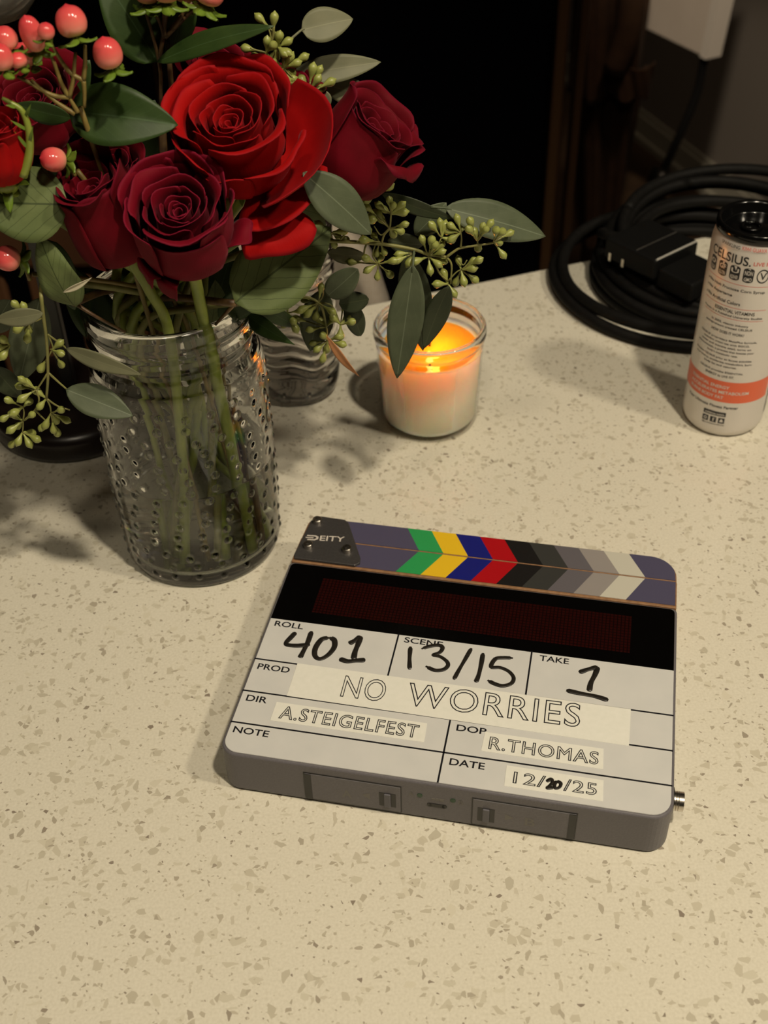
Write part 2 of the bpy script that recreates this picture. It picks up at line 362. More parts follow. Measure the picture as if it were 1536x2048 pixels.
# writing panel and display window
wpn = arc(9.5, 9.5, 8, 180, 270)+arc(W_-11.5, 11.5, 10, 270, 360)+[(W_-1.4, 97), (1.4, 97)]
bevelled('writing_panel', cb, prism(wpn, 29.2, 30.05), MAT['white'], .2, 1)
dpn = [(1.4, 97), (W_-1.4, 97)]+arc(W_-4.4, 141, 3, 0, 90, 4)+arc(4.4, 141, 3, 90, 180, 4)
dw = bevelled('display_window', cb, prism(dpn, 29.2, 30.05), MAT['blackgloss'], .2, 1)
part('dot_matrix', dw, box(23.4, 105.5, 30.0, 203, 134, 30.12), MAT['led'], smooth=False, local=True)
def bar(x0, y0, x1, y1, t=.95):
    return box(min(x0, x1)-t/2, min(y0, y1)-t/2, 30.0, max(x0, x1)+t/2, max(y0, y1)+t/2, 30.12)
for a in ((75.7, 66, 75.7, 97), (150.3, 66, 150.3, 97), (1.5, 65.2, W_-1.5, 65.2), (1.5, 42, W_-1.5, 42), (1.5, 20.2, W_-1.5, 20.2), (113.6, 1.8, 113.6, 41.6)):
    part('grid_line', cb, bar(*a), MAT['ink'], smooth=False, local=True)
for s, x, y, w1, h1 in (('ROLL', 4.9, 91.2, 16.7, 4.1), ('SCENE', 79.6, 91.6, 21.6, 4.1), ('TAKE', 154.9, 91.3, 16, 4.1), ('PROD', 4.3, 58.0, 18.0, 4.2),
                        ('DIR', 4.6, 35.2, 11.4, 4.2), ('NOTE', 4.0, 13.4, 19, 4.2), ('DOP', 117.6, 35.2, 15.5, 4.2), ('DATE', 117.4, 13.1, 17.8, 4.2)):
    part('lettering', cb, fit_text(s, x, y, w1, h1, 30.06), MAT['ink'], smooth=False, local=True)
# tape labels
def tape(pts, lets, label):
    t = bevelled('tape_label', cb, prism(pts, 30.0, 30.22), MAT['tape'], .05, 1, label=label)
    for s, x, y, w1, h1, bo, ro in lets:
        bo *= 1.35
        part('lettering', t, fit_text(s, x, y, w1, h1, 30.25, outline=bo, rot=ro, sp=1.1), MAT['ink'], smooth=False, local=True)
    return t
tape([(25.4, 42.2), (205.3, 41.2), (205.3, 65.5), (25.2, 65.8)], [('NO', 53.4, 46.6, 23.5, 15.4, .011, .012), ('WORRIES', 88.5, 47.0, 91.5, 16.2, .011, .014)], 'wide cream tape label')
tape([(21.1, 24.4), (102.7, 24.7), (102.1, 37.2), (21.2, 37.2)], [('A.STEIGELFEST', 24.8, 26.4, 74, 8.9, .017, 0)], 'narrow cream tape label under the wide one')
tape([(132, 24.6), (193.3, 24.1), (192.8, 37), (132.4, 37)], [('R.THOMAS', 135.4, 26.2, 55.4, 8.3, .017, 0)], 'cream tape label at the right')
dt = tape([(146.1, 5.2), (194.4, 4.8), (193.9, 17.4), (145.8, 17.9)], [('12/', 150, 7.5, 16.0, 7.3, .017, 0), ('/25', 174.8, 7.5, 16.3, 7.4, .017, 0)], 'small cream tape label at the lower right corner')
def stroke(pp, r, root, name='handwriting', z=30.2, tap=.85):
    P = [Vector((*loc2(*q), z)) for q in pp]
    return tube(P, lambda t: r*(1.26+.12*math.sin(t*9)) if .03 < t < .97 else r*.65, 8, 6, flat=Vector((0, 0, 1)))
def hand(crop, scale, lists, r, root, z=30.2):
    gs = [stroke([(crop[0]+x/scale, crop[1]+y/scale) for x, y in L], r, root, z=z) for L in lists]
    part('handwriting', root, join(*gs), MAT['marker'], local=True)
c1 = ((420, 1200), 3.2)
hand(*c1, [[(548, 205), (515, 240), (488, 270), (495, 285), (560, 290), (640, 283)], [(650, 198), (625, 270), (590, 340), (575, 368)]], 1.15, cb)
hand(*c1, [[(765, 240), (715, 250), (675, 305), (672, 355), (705, 375), (755, 350), (795, 300), (795, 255), (765, 238)]], 1.2, cb)
hand(*c1, [[(890, 278), (925, 258), (965, 230)], [(965, 230), (948, 280), (928, 330), (918, 378)], [(828, 374), (880, 390), (940, 385), (995, 382)]], 1.25, cb)
c2 = ((560, 1000), 3.491)
hand(*c2, [[(911, 1022), (905, 1100), (905, 1182)]], .95, cb)
hand(*c2, [[(988, 1037), (1050, 1018), (1110, 1012), (1135, 1030), (1115, 1062), (1070, 1080), (1120, 1092), (1165, 1125), (1172, 1155), (1140, 1182), (1080, 1186), (1018, 1158)]], .95, cb)
c3 = ((860, 1260), 2.844)
hand(*c3, [[(236, 102), (200, 165), (165, 225), (135, 280)]], .9, cb)
hand(*c3, [[(302, 130), (290, 200), (275, 260), (260, 296)]], 1.0, cb)
hand(*c3, [[(472, 158), (420, 156), (372, 163), (348, 208), (400, 212), (450, 235), (476, 270), (462, 302), (415, 316), (370, 305), (328, 284)]], .95, cb)
hand(*c3, [[(848, 240), (900, 222), (955, 208)], [(955, 208), (940, 250), (915, 300), (906, 348)], [(776, 341), (850, 358), (940, 375), (1015, 398)]], 1.15, cb)
hand(*c3, [[(662, 862), (688, 848), (696, 866), (676, 890), (668, 898), (702, 896)]], .75, dt, 30.4)
hand(*c3, [[(722, 858), (708, 880), (714, 900), (736, 894), (744, 872), (722, 858)]], .7, dt, 30.4)
# sticks
zt = 29.6
def stick(name, y0, y1, corner, cols, x0, x1, y_in, y_out, root, label):
    if corner: pts = [(1.5, y0), (227.6, y0)]+arc(212, y1-16, 15.6, 0, 90)+arc(10, y1-8, 8, 90, 180)
    else: pts = [(.5, y0), (227.8, y0), (227.8, y1), (1.2, y1)]
    s = bevelled(name, root, prism(pts, 4, zt), MAT['wood'], .5, 2, label=label); return s
def inset(pts, d):
    cx = sum(p[0] for p in pts)/len(pts); cy = sum(p[1] for p in pts)/len(pts)
    return pts
STR = [((.025, .30, .085), 'green'), ((.74, .47, .018), 'yellow'), ((.008, .012, .17), 'blue'), ((.38, .004, .008), 'red'), ((.010, .009, .009), 'black'),
       ((.037, .037, .035), 'charcoal'), ((.115, .105, .118), 'dark grey'), ((.27, .245, .235), 'grey'), ((.52, .50, .43), 'off white')]
PUR = M('slate_purple_laminate', (.072, .066, .118), .4)
SMAT = [M(n.replace(' ', '_')+'_laminate', c, .38) for c, n in STR]
def lam(name, pts, m, root): return part(name, root, prism(pts, zt-.2, zt+.35), m, smooth=False, local=True)
for which in (0, 1):   # 0 lower stick, 1 upper stick (the chevron meets on the split line)
    if which == 0:
        st = stick('lower_stick', 145.6, 167.4, False, 0, 0, 0, 0, 0, cb, None); yi, yo = 166.9, 147.4
    else:
        st = stick('upper_stick', 167.7, 187.6, True, 0, 0, 0, 0, 0, cb, None); yi, yo = 168.2, 186.9
    xi0, xi1, xo0, xo1 = 74.6, 209.4, 64.3, 199.2
    xi = [xi0+(xi1-xi0)*i/9 for i in range(10)]; xo = [xo0+(xo1-xo0)*i/9 for i in range(10)]
    poly = lambda p: p if which else p[::-1]
    for i in range(9):
        lam('stripe', poly([(xi[i], yi), (xi[i+1], yi), (xo[i+1], yo), (xo[i], yo)]), SMAT[i], st)
    lam('stripe', poly([(24, yi), (xi[0], yi), (xo[0], yo), (24, yo)]), PUR, st)
    if which: lam('stripe', [(xi[9], yi), (226.9, yi)]+arc(212, 186.9-14.8, 14.8, 0, 90)+[(xo[9], yo)], PUR, st)
    else: lam('stripe', [(xi[9], yi), (xo[9], yo), (227, yo), (227, yi)], PUR, st)
# hinge plate with three cap screws
hp = [(2.2, 147)]+[(39.5, 146.8), (42.2, 149.5), (41.5, 154), (27.5, 184), (24.5, 186.6), (9, 187.2), (5.2, 185.2), (3.6, 181), (1.3, 150)]
plt = bevelled('hinge_plate', cb, prism(hp, zt+.1, zt+1.9), MAT['plate'], .5, 2)
part('lettering', plt, fit_text('EITY', 13.6, 164.4, 15.2, 4.7, zt+1.95, rot=.10, thick=.1), MAT['print'], smooth=False, local=True)
dl = lambda x, y: (5.4+x*1.16-y*.1, 163.7+y*1.15+x*.11)
dpoly = [[(0, 4.0), (4.6, 4.0), (6.2, 2.9), (6.2, 1.2), (4.6, 0), (.4, 0), (.7, .9), (4.2, .9), (5.1, 1.6), (5.1, 2.5), (4.2, 3.1), (-.1, 3.1)], [(-.7, 2.3), (3.6, 2.3), (3.6, 1.6), (-.5, 1.6)]]
part('lettering', plt, join(*[prism([dl(*p) for p in q], zt+1.85, zt+2.05) for q in dpoly]), MAT['print'], smooth=False, local=True)
for x, y in ((8.3, 181.0), (8.2, 158.0), (32.2, 158.4)):
    z = zt+1.9
    prof = [(0, z+1.2), (1.1, z+1.2), (1.25, z+3.1), (2.5, z+3.1), (2.9, z+2.7), (2.9, z), (0, z)]
    s = part('cap_screw', plt, lathe([(r, q) for r, q in prof], 28, (x, y, 0)), MAT['steel'], local=True, auto=40)
    part('hex_socket', s, lathe([(0, z+1.3), (1.15, z+1.3), (1.15, z+1.31)], 6, (x, y, 0)), MAT['black'], smooth=False, local=True)
# front edge: two battery doors, status lights, charging port
def door_(x0, x1, lat0, slot, lab, tri, mirror):
    d = bevelled('battery_door', cb, box(x0, -.5, 3.0, x1, 1, 23.4), MAT['grey'], .4, 2)
    fr = join(box(x0-.5, -.25, 2.5, x0, .5, 23.9), box(x1, -.25, 2.5, x1+.5, .5, 23.9), box(x0, -.25, 23.4, x1, .5, 23.9), box(x0, -.25, 2.4, x1, .5, 3.0))
    part('seam', d, fr, MAT['black'], smooth=False, local=True)
    part('finger_slot', d, box(slot, -.7, 3.0, slot+3.4, .2, 23.2), MAT['black'], smooth=False, local=True)
    part('latch_recess', d, box(lat0, -.62, 6.6, lat0+8.6, .2, 17.4), MAT['black'], smooth=False, local=True)
    bevelled('latch', d, join(box(lat0+2.6, -1.6, 6.8, lat0+6.0, -.4, 17.2)), MAT['grey2'], .4, 2)
    part('lettering', d, [[(x, -.56, z) for x, z in P] for P in ()] or ([(v[0], -.56-0*v[2], v[1]) for v in fit_text(lab, 0, 0, 1, 1, 0)[0]] and ([(v[0]*5.0+tri[1], -.56, v[1]*6.2+8.6) for v in fit_text(lab, 0, 0, 1, 1, 0)[0]], fit_text(lab, 0, 0, 1, 1, 0)[1])), MAT['fprint'], smooth=False, local=True)
    tx = tri[0]; s = -1 if mirror else 1
    part('arrow_mark', d, ([(tx, -.56, 10.3), (tx+4.6*s, -.56, 12.9), (tx, -.56, 15.5)], [(0, 1, 2) if s > 0 else (2, 1, 0)]), MAT['fprint'], smooth=False, local=True)
door_(45.2, 95.0, 84.0, 45.3, 'A', (79.3, 64.6), True)
door_(131.6, 182.8, 134.2, 179.3, 'B', (148.0, 158.0), False)
def front_disc(x, z, r, y0, y1, n=20):
    vs = [(x+r*math.cos(2*math.pi*i/n), y, z+r*math.sin(2*math.pi*i/n)) for y in (y0, y1) for i in range(n)]
    return vs, [tuple(range(n)), tuple(range(2*n-1, n-1, -1))]+[(i, n+i, n+(i+1) % n, (i+1) % n) for i in range(n)]
for x, l in ((104.8, 'A'), (121.6, 'B')):
    part('status_light', cb, front_disc(x, 19.2, 1.45, -.25, .5), MAT['green_led'], local=True, smooth=False)
def ftext(s, x, z, w1, h1):
    v, f = fit_text(s, 0, 0, w1, h1, 0); part('lettering', cb, ([(p[0]+x, -.12, p[1]+z) for p in v], f), MAT['fprint'], smooth=False, local=True)
ftext('A', 99.2, 17.8, 2.6, 3.2); ftext('B', 124.4, 16.9, 2.4, 3.2)
part('charging_mark', cb, join(box(110.8, -.12, 17.4, 112.6, .1, 18.6), box(113.0, -.12, 17.0, 114.4, .1, 18.9), box(114.8, -.12, 17.0, 117.0, .1, 18.9)), MAT['fprint'], smooth=False, local=True)
part('usb_port', cb, join(box(109.8, -.25, 11.6, 117.4, .4, 14.2), front_disc(109.8, 12.9, 1.3, -.25, .4), front_disc(117.4, 12.9, 1.3, -.25, .4)), MAT['black'], smooth=False, local=True)
# sync connector on the right side
def side_tube(prof, y, z, n=32):
    vs, fs = lathe(prof, n); return [(v[2]+W_, y+v[0], z+v[1]) for v in vs], fs
cn = part('sync_connector', cb, side_tube([(0, -.5), (6.6, -.5), (6.6, 1.0), (4.6, 1.2), (4.6, 1.6)], 9.5+12, 17), MAT['black'], local=True, auto=40)
part('collar', cn, side_tube([(4.2, 1.0), (5.0, 1.2), (5.0, 2.0), (4.6, 2.2), (5.0, 2.5), (5.0, 3.2), (4.6, 3.4), (5.0, 3.7), (5.0, 6.0), (4.4, 6.2), (3.6, 6.2), (3.5, 3.0), (0, 3.0)], 9.5+12, 17), MAT['steel'], local=True, auto=40, label='steel threaded collar')
# ------------------------------------------------------------------ glass vase and its water
VX, VY = -117.826, 581.287
ctrl = [(0, 0), (38, 0), (45, .4), (48.6, 2.4), (49.8, 7), (50.6, 30), (51.2, 70), (51.4, 118), (50.9, 134), (49.2, 143.5), (46.2, 149), (45.2, 152), (45.4, 155), (47.2, 157.5), (48, 160.5), (47.4, 164), (46.2, 166), (46, 168), (46.6, 170.5), (47.8, 173), (48, 177.5), (47.2, 180.8), (45.4, 182.2)]
inner = [(43.6, 181.4), (42.8, 178), (42.6, 170), (42.6, 156), (43.5, 150), (46.4, 143), (47.9, 134), (48.2, 118), (48, 60), (47.2, 16), (44, 9.5), (36, 7.5), (0, 7)]
def refine(p, step):
    q = [p[0]]
    for a, b in zip(p, p[1:]):
        n = max(1, int(math.hypot(b[0]-a[0], b[1]-a[1])/step))
        for i in range(1, n+1): q.append((a[0]+(b[0]-a[0])*i/n, a[1]+(b[1]-a[1])*i/n))
    return q
def vase_mesh():
    po = refine(ctrl, .55); pi_ = inner; N = 640
    ids = []; bumps = []
    rows = 15
    for j in range(rows):
        z = 10+j*8.6
        for i in range(21):
            a = 2*math.pi*(i+(j % 2)*.5)/21+.12*math.sin(j*1.9)+.02*math.sin(i*7+j*3); bumps.append((a, z+1.2*math.sin(i*2.1+j)))
    grid = {}
    for a, z in bumps:
        grid.setdefault(int(z//8), []).append((a % (2*math.pi), z))
    prof = po+pi_; k = len(prof); vs = []
    for i in range(N):
        th = 2*math.pi*i/N; ca, sa = math.cos(th), math.sin(th)
        for q, (r, z) in enumerate(prof):
            rr = r
            if q < len(po) and 5 < z < 137 and r > 49:
                gk = int(z//8)
                for kk in (gk-1, gk, gk+1):
                    for a, bz in grid.get(kk, ()):
                        da = (th-a+math.pi) % (2*math.pi)-math.pi
                        if abs(da) > .06: continue
                        d2 = (da*51)**2+((z-bz)*.95)**2
                        if d2 < 6.0: rr += 1.05*(1-d2/6.0)
            vs.append((rr*ca, rr*sa, z))
    fs = []
    for i in range(N):
        j = (i+1) % N
        for q in range(k-1): fs.append((i*k+q, j*k+q, j*k+q+1, i*k+q+1))
    return vs, fs
vase = obj('glass_vase', mesh('glass_vase', *vase_mesh()), MAT['glass'], loc=(VX, VY, .2))
tag(vase, 'clear hobnail glass jar vase with threaded neck holding the red roses', 'vase')
WZ = 72
wat = obj('vase_water', mesh('vase_water', *lathe([(0, 7.06), (36, 7.56), (44.08, 9.45), (47.3, 16), (48.06, 50), (48.1, WZ-.6), (47.9, WZ+.3), (46.8, WZ-.3), (0, WZ-.3)], 96)), MAT['water'], loc=(VX, VY, .2))
tag(wat, 'clear water filling the lower half of the vase', 'water')
# ------------------------------------------------------------------ candle
KX, KY = 35.4, 709.8
cj = thing('candle', 'lit cream candle in a clear glass jar behind the clapperboard', 'candle', (KX, KY, 0))
jar = [(0, 0), (31.5, 0), (34, 1), (35.2, 4), (36.4, 30), (37.6, 58), (37.9, 63)]
jin = [(36.9, 63), (35.3, 40), (33.6, 6), (31.5, 4), (0, 4)]
part('jar', cj, lathe(refine(jar, 3)+refine(jin, 3), 96), MAT['jar'], local=True)
part('rim', cj, lathe([(37.9, 63), (38.2, 66), (37.6, 67.4), (38.0, 69), (39.4, 70.6), (39.8, 73.5), (39.5, 77), (38.4, 79), (36.9, 79.2), (35.8, 77.8), (35.6, 74), (36.2, 70), (36.9, 63)], 96, closed=False), MAT['jar_rim'], local=True)
WT = 62.0
part('wax', cj, lathe([(0, 4.2), (31.3, 4.2), (33.4, 6.4), (34.9, 34), (36.4, WT-1.5), (36.6, WT+.6), (35.9, WT+.2), (34.5, WT-.6), (30, WT-1.3), (0, WT-1.6)], 96), MAT['wax'], local=True)
MELT = thin('melted_wax_glow', (.95, .62, .22), .18)  # amber tint puts the orange glow of the flame into the pool
for n_ in MELT.node_tree.nodes:
    if n_.type == 'VALTORGB':
        for e_ in n_.color_ramp.elements: e_.color = (.99, .62, .20, 1)
part('melted_pool', cj, lathe([(0, WT-.9), (31, WT-.9), (33.4, WT-.75)], 64), MELT, local=True)
wk = part('wick', cj, tube([(0, 0, WT-3), (.3, 0, WT+2), (1.4, 0, WT+6)], .8, 8), MAT['wick'], local=True)
part('flame', wk, lathe([(0, WT+3), (1.8, WT+5), (2.6, WT+8), (2.3, WT+12), (1.2, WT+17), (0, WT+22)], 20), MAT['flame'], local=True)
l = bpy.data.lights.new('candle_flame_light', 'POINT'); l.energy = .10; l.color = (1, .35, .05); l.shadow_soft_size = .003
lo = bpy.data.objects.new('candle_flame_light', l); SC.collection.objects.link(lo); lo.location = (KX*.001+.004, KY*.001-.002, (WT+14)*.001)
# ------------------------------------------------------------------ drinks can
CX, CY, CR = 248.167, 699.035, 28.5
can = thing('drinks_can', 'slim white drinks can with orange band and black top at right', 'can', (CX, CY, 0))
part('can_body', can, lathe([(0, 4), (19, 4), (22, .6), (23.5, 0), (24.5, .6), (26.6, 3), (28.1, 6.5), (28.5, 10), (28.5, 141), (28.3, 144), (27.2, 149), (26.6, 151)], 96), MAT['canwhite'], local=True)
lid = part('lid', can, lathe([(26.5, 150.6), (27.2, 151.0), (27.4, 153.5), (27.2, 156.6), (26.4, 157.4), (25.0, 157.2), (24.0, 155.6), (23.0, 150.4), (21.8, 149.0), (20.8, 150.2), (19.5, 151.2), (0, 151.6)], 80), MAT['canblack'], local=True)
part('pull_tab', lid, tube([(-9, 3, 153), (-12, -4, 153), (-6, -9, 153), (0, -5, 153), (-2, 2, 153), (-9, 3, 153)], 1.1, 8), MAT['canblack'], local=True)
base_a = math.atan2(-CY, -CX)
def oncan(g, dr=.12):
    out = []
    for v in g[0]:
        a = base_a+v[0]/CR; out.append(((CR+dr)*math.cos(a), (CR+dr)*math.sin(a), v[1]))
    return out, g[1]
def clabel(s, x, z, w1, h1, m='ink', dr=.12): part('lettering', can, oncan(fit_text(s, x, z, w1, h1, 0), dr), MAT[m], smooth=False, local=True)
def band(x0, x1, z0, z1, m, name='band', dr=.07):
    n = max(2, int((x1-x0)/2)); vs = []; 
    for i in range(n+1):
        x = x0+(x1-x0)*i/n; vs += [(x, z0), (x, z1)]
    return part(name, can, oncan((vs, [(2*i, 2*i+2, 2*i+3, 2*i+1) for i in range(n)]), dr), MAT[m], local=True)
band(-52, 34, 31.5, 48.5, 'orange', 'orange_band')
band(38, 60, 14, 60, 'ink', 'side_panel')
clabel('SPARKLING', -23, 147.0, 14.2, 2.4); clabel('KIWI GUAVA', -7.4, 147.4, 15.4, 2.6, 'pink')
clabel('CELSIUS.', -31.2, 136.8, 31, 6.4); clabel('LIVE FIT', 1.4, 137.8, 13, 2.6, 'pink')
def badge(x0, x1, s1, s2, n=8):
    z0, z1 = 125.4, 135.6; xm = (x0+x1)/2; h = (x1-x0)/2
    pts = [(xm+h*math.cos(t)*1.0, (z1-1.5)+1.6*math.sin(t)) for t in [math.pi*i/n for i in range(n+1)]]+[(xm-h*math.cos(t), (z0+1.5)-1.6*math.sin(t)) for t in [math.pi*i/n for i in range(n+1)]]
    part('badge', can, oncan((pts, [tuple(range(len(pts)))[::-1]]), .08), MAT['ink'], smooth=False, local=True)
    for s, z, hh in ((s1, 130.6, 3.2), (s2, 126.4, 2.6)):
        if s: part('lettering', can, oncan(fit_text(s, x0+.9, z, x1-x0-1.8, hh, 0), .2), MAT['canwhite'], smooth=False, local=True)
badge(-31, -24.8, '0', 'SUGAR'); badge(-22, -15.1, 'GF', 'GLUTEN'); badge(-12.9, -5.9, 'U', 'KOSHER'); badge(-3.8, 2.9, 'NON', 'GMO')
ring = [(8.6+3.9*math.cos(t)*s, 130.6+5*math.sin(t)*s) for s in (1, .82) for t in [2*math.pi*i/24 for i in range(24)]]
part('badge', can, oncan((ring, [(i, (i+1) % 24, 24+(i+1) % 24, 24+i) for i in range(24)]), .1), MAT['ink'], smooth=False, local=True)
clabel('V', 6.6, 128.2, 4.4, 5)
for z, x0, x1 in ((122.8, -33, 14), (105.5, -30, 15.5), (97.2, -29, 15)): band(x0, x1, z-.15, z+.15, 'pink', 'rule')
for s, x, z, w1, h1 in (('✓ No High Fructose Corn Syrup'.replace('✓', 'v'), -31, 117.4, 43, 2.6), ('v No Aspartame', -30.8, 112.8, 22.6, 2.6), ('v No Artificial Colors', -30.4, 107.8, 28.4, 2.4),
        ('ESSENTIAL VITAMINS', -19, 101.3, 27.4, 2.6), ('Proven in 6 Published University Studies', -29, 98.1, 43, 2.0), ('In 2005, vitamin industry', -20, 92.0, 26, 2), ('entrepreneurs created CELSIUS', -25, 89.2, 34, 2),
        ('HOW DOES IT WORK?', -18.6, 85.2, 23, 2), ("CELSIUS' proprietary MetaPlus formula,", -28, 79.6, 42, 1.9), ('including green tea with EGCG,', -24, 76.8, 33.5, 1.9), ('ginger and guarana seed, turns on', -26, 74.0, 37, 1.9),
        ('thermogenesis, a process that boosts your', -29, 71.2, 42.5, 1.9), ("body's metabolic rate.", -19, 68.4, 22, 1.9), ('Drinking CELSIUS prior to fitness activities', -30, 64.8, 43, 1.9), ('gives energy, accelerate metabolism, burn', -29.5, 62.0, 43, 1.9),
        ('body fat and calories.', -20, 59.2, 24, 1.9), ('CELSIUS provides ESSENTIAL', -23, 54.6, 32, 1.9), ('ENERGY to LIVE FIT.', -17, 51.5, 20.5, 1.9), ('Your Ultimate Fitness Partner', -29.5, 26.2, 40, 2.3)):
    clabel(s, x, z, w1, h1)
clabel('ESSENTIAL ENERGY', -28.6, 42.6, 30.4, 2.5, 'canwhite', .2); clabel('ACCELERATES METABOLISM', -28.8, 38.3, 44.6, 2.5, 'canwhite', .2); clabel('BURNS BODY FAT', -28.4, 34, 27.4, 2.5, 'canwhite', .2)
band(-12.8, 3.1, 19.4, 23.0, 'ink', 'web_box', .08); clabel('celsius.com', -11.6, 20.2, 13.6, 1.9, 'canwhite', .2)
for i in range(3): band(-12.9+i*5.7, -12.9+i*5.7+4.4, 13.6, 18.2, 'ink', 'social_icon', .08)
ics = [(-10.7, 'ring'), (-5.0, 'note'), (.7, 'bell')]
for x, k in ics:
    if k == 'ring': pts = [(x+1.2*math.cos(t)*s, 15.9+1.3*math.sin(t)*s) for s in (1, .6) for t in [2*math.pi*i/16 for i in range(16)]]; fs = [(i, (i+1) % 16, 16+(i+1) % 16, 16+i) for i in range(16)]
    elif k == 'note': pts = [(x-.3, 14.6), (x+.4, 14.6), (x+.4, 17.4), (x-.3, 17.4), (x+1.2, 16.6), (x+1.2, 17.2)]; fs = [(0, 1, 2, 3), (2, 4, 5)]
    else: pts = [(x-1.3, 14.9), (x+1.3, 14.9), (x+.7, 16.8), (x, 17.5), (x-.7, 16.8)]; fs = [(0, 1, 2, 3, 4)]
    part('icon_mark', can, oncan((pts, fs), .2), MAT['canwhite'], smooth=False, local=True)
clabel('@celsiusofficial', -12.9, 11.4, 16, 1.4)
# ------------------------------------------------------------------ water bottle behind the vase
bt = thing('water_bottle', 'clear ribbed plastic water bottle standing between vase and candle', 'bottle', (-62, 752, 0))
prof = [(0, 7), (8, 5), (14, 1.5), (20, .0), (25, .8), (29, 5), (31, 12), (31.6, 20)]
z = 20
while z < 132:
    prof += [(31.6, z+1.2), (30.9, z+3.2), (30.3, z+4.8), (30.9, z+6.4), (31.6, z+8.2)]; z += 9.3
prof += [(31.4, 140), (28, 158), (21, 172), (14, 182), (13, 186), (13, 196)]
vs, fs = lathe(prof, 96)
wav = []
for v in vs:
    a = math.atan2(v[1], v[0]); zz = v[2]; k = min(1, max(0, (zz-18)/10))*min(1, max(0, (140-zz)/12)); wav.append((v[0], v[1], zz+k*(3.2*math.sin(a*3+.6)+1.2*math.sin(a*7))))
inn = [(12.2, 196), (12.2, 186), (13, 181), (20, 171), (27, 157), (29.4, 140), (29.4, 20), (28, 10), (24, 6), (0, 8)]
v2, f2 = lathe(inn, 96); k1, k2 = len(prof), len(inn); allv = []
for q in range(96): allv += wav[q*k1:(q+1)*k1]+v2[q*k2:(q+1)*k2]
kk = k1+k2; ff = [(q*kk+t, ((q+1) % 96)*kk+t, ((q+1) % 96)*kk+t+1, q*kk+t+1) for q in range(96) for t in range(kk-1)]
part('bottle_wall', bt, (allv, ff), MAT['pet'], local=True)
part('bottle_base', bt, join(*[tube([(8*math.cos(a), 8*math.sin(a), 6), (19*math.cos(a), 19*math.sin(a), 2.2), (27*math.cos(a), 27*math.sin(a), 5), (29.6*math.cos(a), 29.6*math.sin(a), 14)], 1.5, 8) for a in [2*math.pi*i/10 for i in range(10)]]), MAT['pet'], local=True)
lb = []
for z0 in (97, 132):
    for i in range(49):
        a = math.radians(150+i*110/48); lb.append((32.3*math.cos(a), 32.3*math.sin(a), z0))
part('bottle_label', bt, (lb, [(i, i+1, 50+i, 49+i) for i in range(48)]), MAT['blue'], local=True, label='dark blue label')
part('bottle_cap', bt, lathe([(0, 199), (13, 199), (14.6, 198), (15, 186), (13.2, 186)], 40), MAT['panelwhite'], local=True)
# ------------------------------------------------------------------ black lamp behind the vase on the left
lx, ly = -227, 722
lp = thing('table_lamp', 'black lamp with thick round base standing left of the vase', 'lamp', (lx, ly, 0))
part('base', lp, lathe([(0, 0), (55, 0), (58, 1.5), (60, 6), (60, 15), (58, 20), (53, 22.5), (0, 23.5)], 80), M('black_lacquer', (.012, .007, .006), .3), local=True)
bevelled('post', lp, box(-5, -4, 22, 5, 4, 292), MAT['black'], 1, 2)
hd = part('lamp_head', lp, lathe([(8, 286), (26, 290), (40, 306), (44, 330), (40, 350), (30, 362), (28, 361), (38, 349), (42, 330), (38, 308), (25, 293), (8, 289)], 64), M('smoky_glass', (.25, .24, .22), .12, Transmission_Weight=.6, IOR=1.45), local=True, label='smoky glass head')
# ------------------------------------------------------------------ plant builders
def cat1(pts, t):
    n = len(pts)-1; x = min(max(t, 0), 1)*n; i = min(int(x), n-1); u = x-i
    p = lambda k: pts[k] if 0 <= k <= n else ((2*pts[0][0]-pts[1][0], 2*pts[0][1]-pts[1][1]) if k < 0 else (2*pts[n][0]-pts[n-1][0], 2*pts[n][1]-pts[n-1][1]))
    a, b, c, d = p(i-1), p(i), p(i+1), p(i+2)
    f = lambda q: .5*(2*b[q]+(c[q]-a[q])*u+(2*a[q]-5*b[q]+4*c[q]-d[q])*u*u+(3*b[q]-a[q]-3*c[q]+d[q])*u**3)
    return f(0), f(1)
def petal(root, C0, ax, prof, phi, hw, mat, skew=.06, ruf=.6, tip=.16, rnd=random, nt=14, ns=14, point=0, edge=0.0, lean=0):
    e1 = ax.orthogonal().normalized(); e1 = (Vector((0, -1, 0))-ax*ax.dot(Vector((0, -1, 0)))).normalized(); e2 = ax.cross(e1)
    vs, fs, uv = [], [], []; p1, p2, p3 = rnd.random()*6, rnd.random()*6, rnd.random()*6
    for i in range(nt+1):
        t = i/nt
        for j in range(-ns//2, ns//2+1):
            s = j/(ns/2)
            te = t*(1-tip*abs(s)**2.6+point*max(0, 1-abs(s)*3.2)*.06+.012*math.sin(5*s+p1)*t)
            r, z = cat1(prof, te)
            wd_ = hw*(.55+.45*min(1, t*2.2))*(1-.10*max(0, t-.75)*4*abs(s))
            a = phi+s*wd_+lean*t
            r = r*(1+skew*s)+ruf*t*t*(.6*math.sin(4.2*s+p1)+.5*math.sin(7*s+p2)*t)+edge*abs(s)**3*t*t
            z = z+ruf*.8*t**3*math.sin(5.5*s+p3)
            vs.append(C0+ax*z+(e1*math.cos(a)+e2*math.sin(a))*r); uv.append(((s+1)/2, t))
    k = ns+1
    for i in range(nt):
        for j in range(ns): fs.append((i*k+j, i*k+j+1, (i+1)*k+j+1, (i+1)*k+j))
    return part('petal', root, (vs, fs, uv), mat, solid=.4)
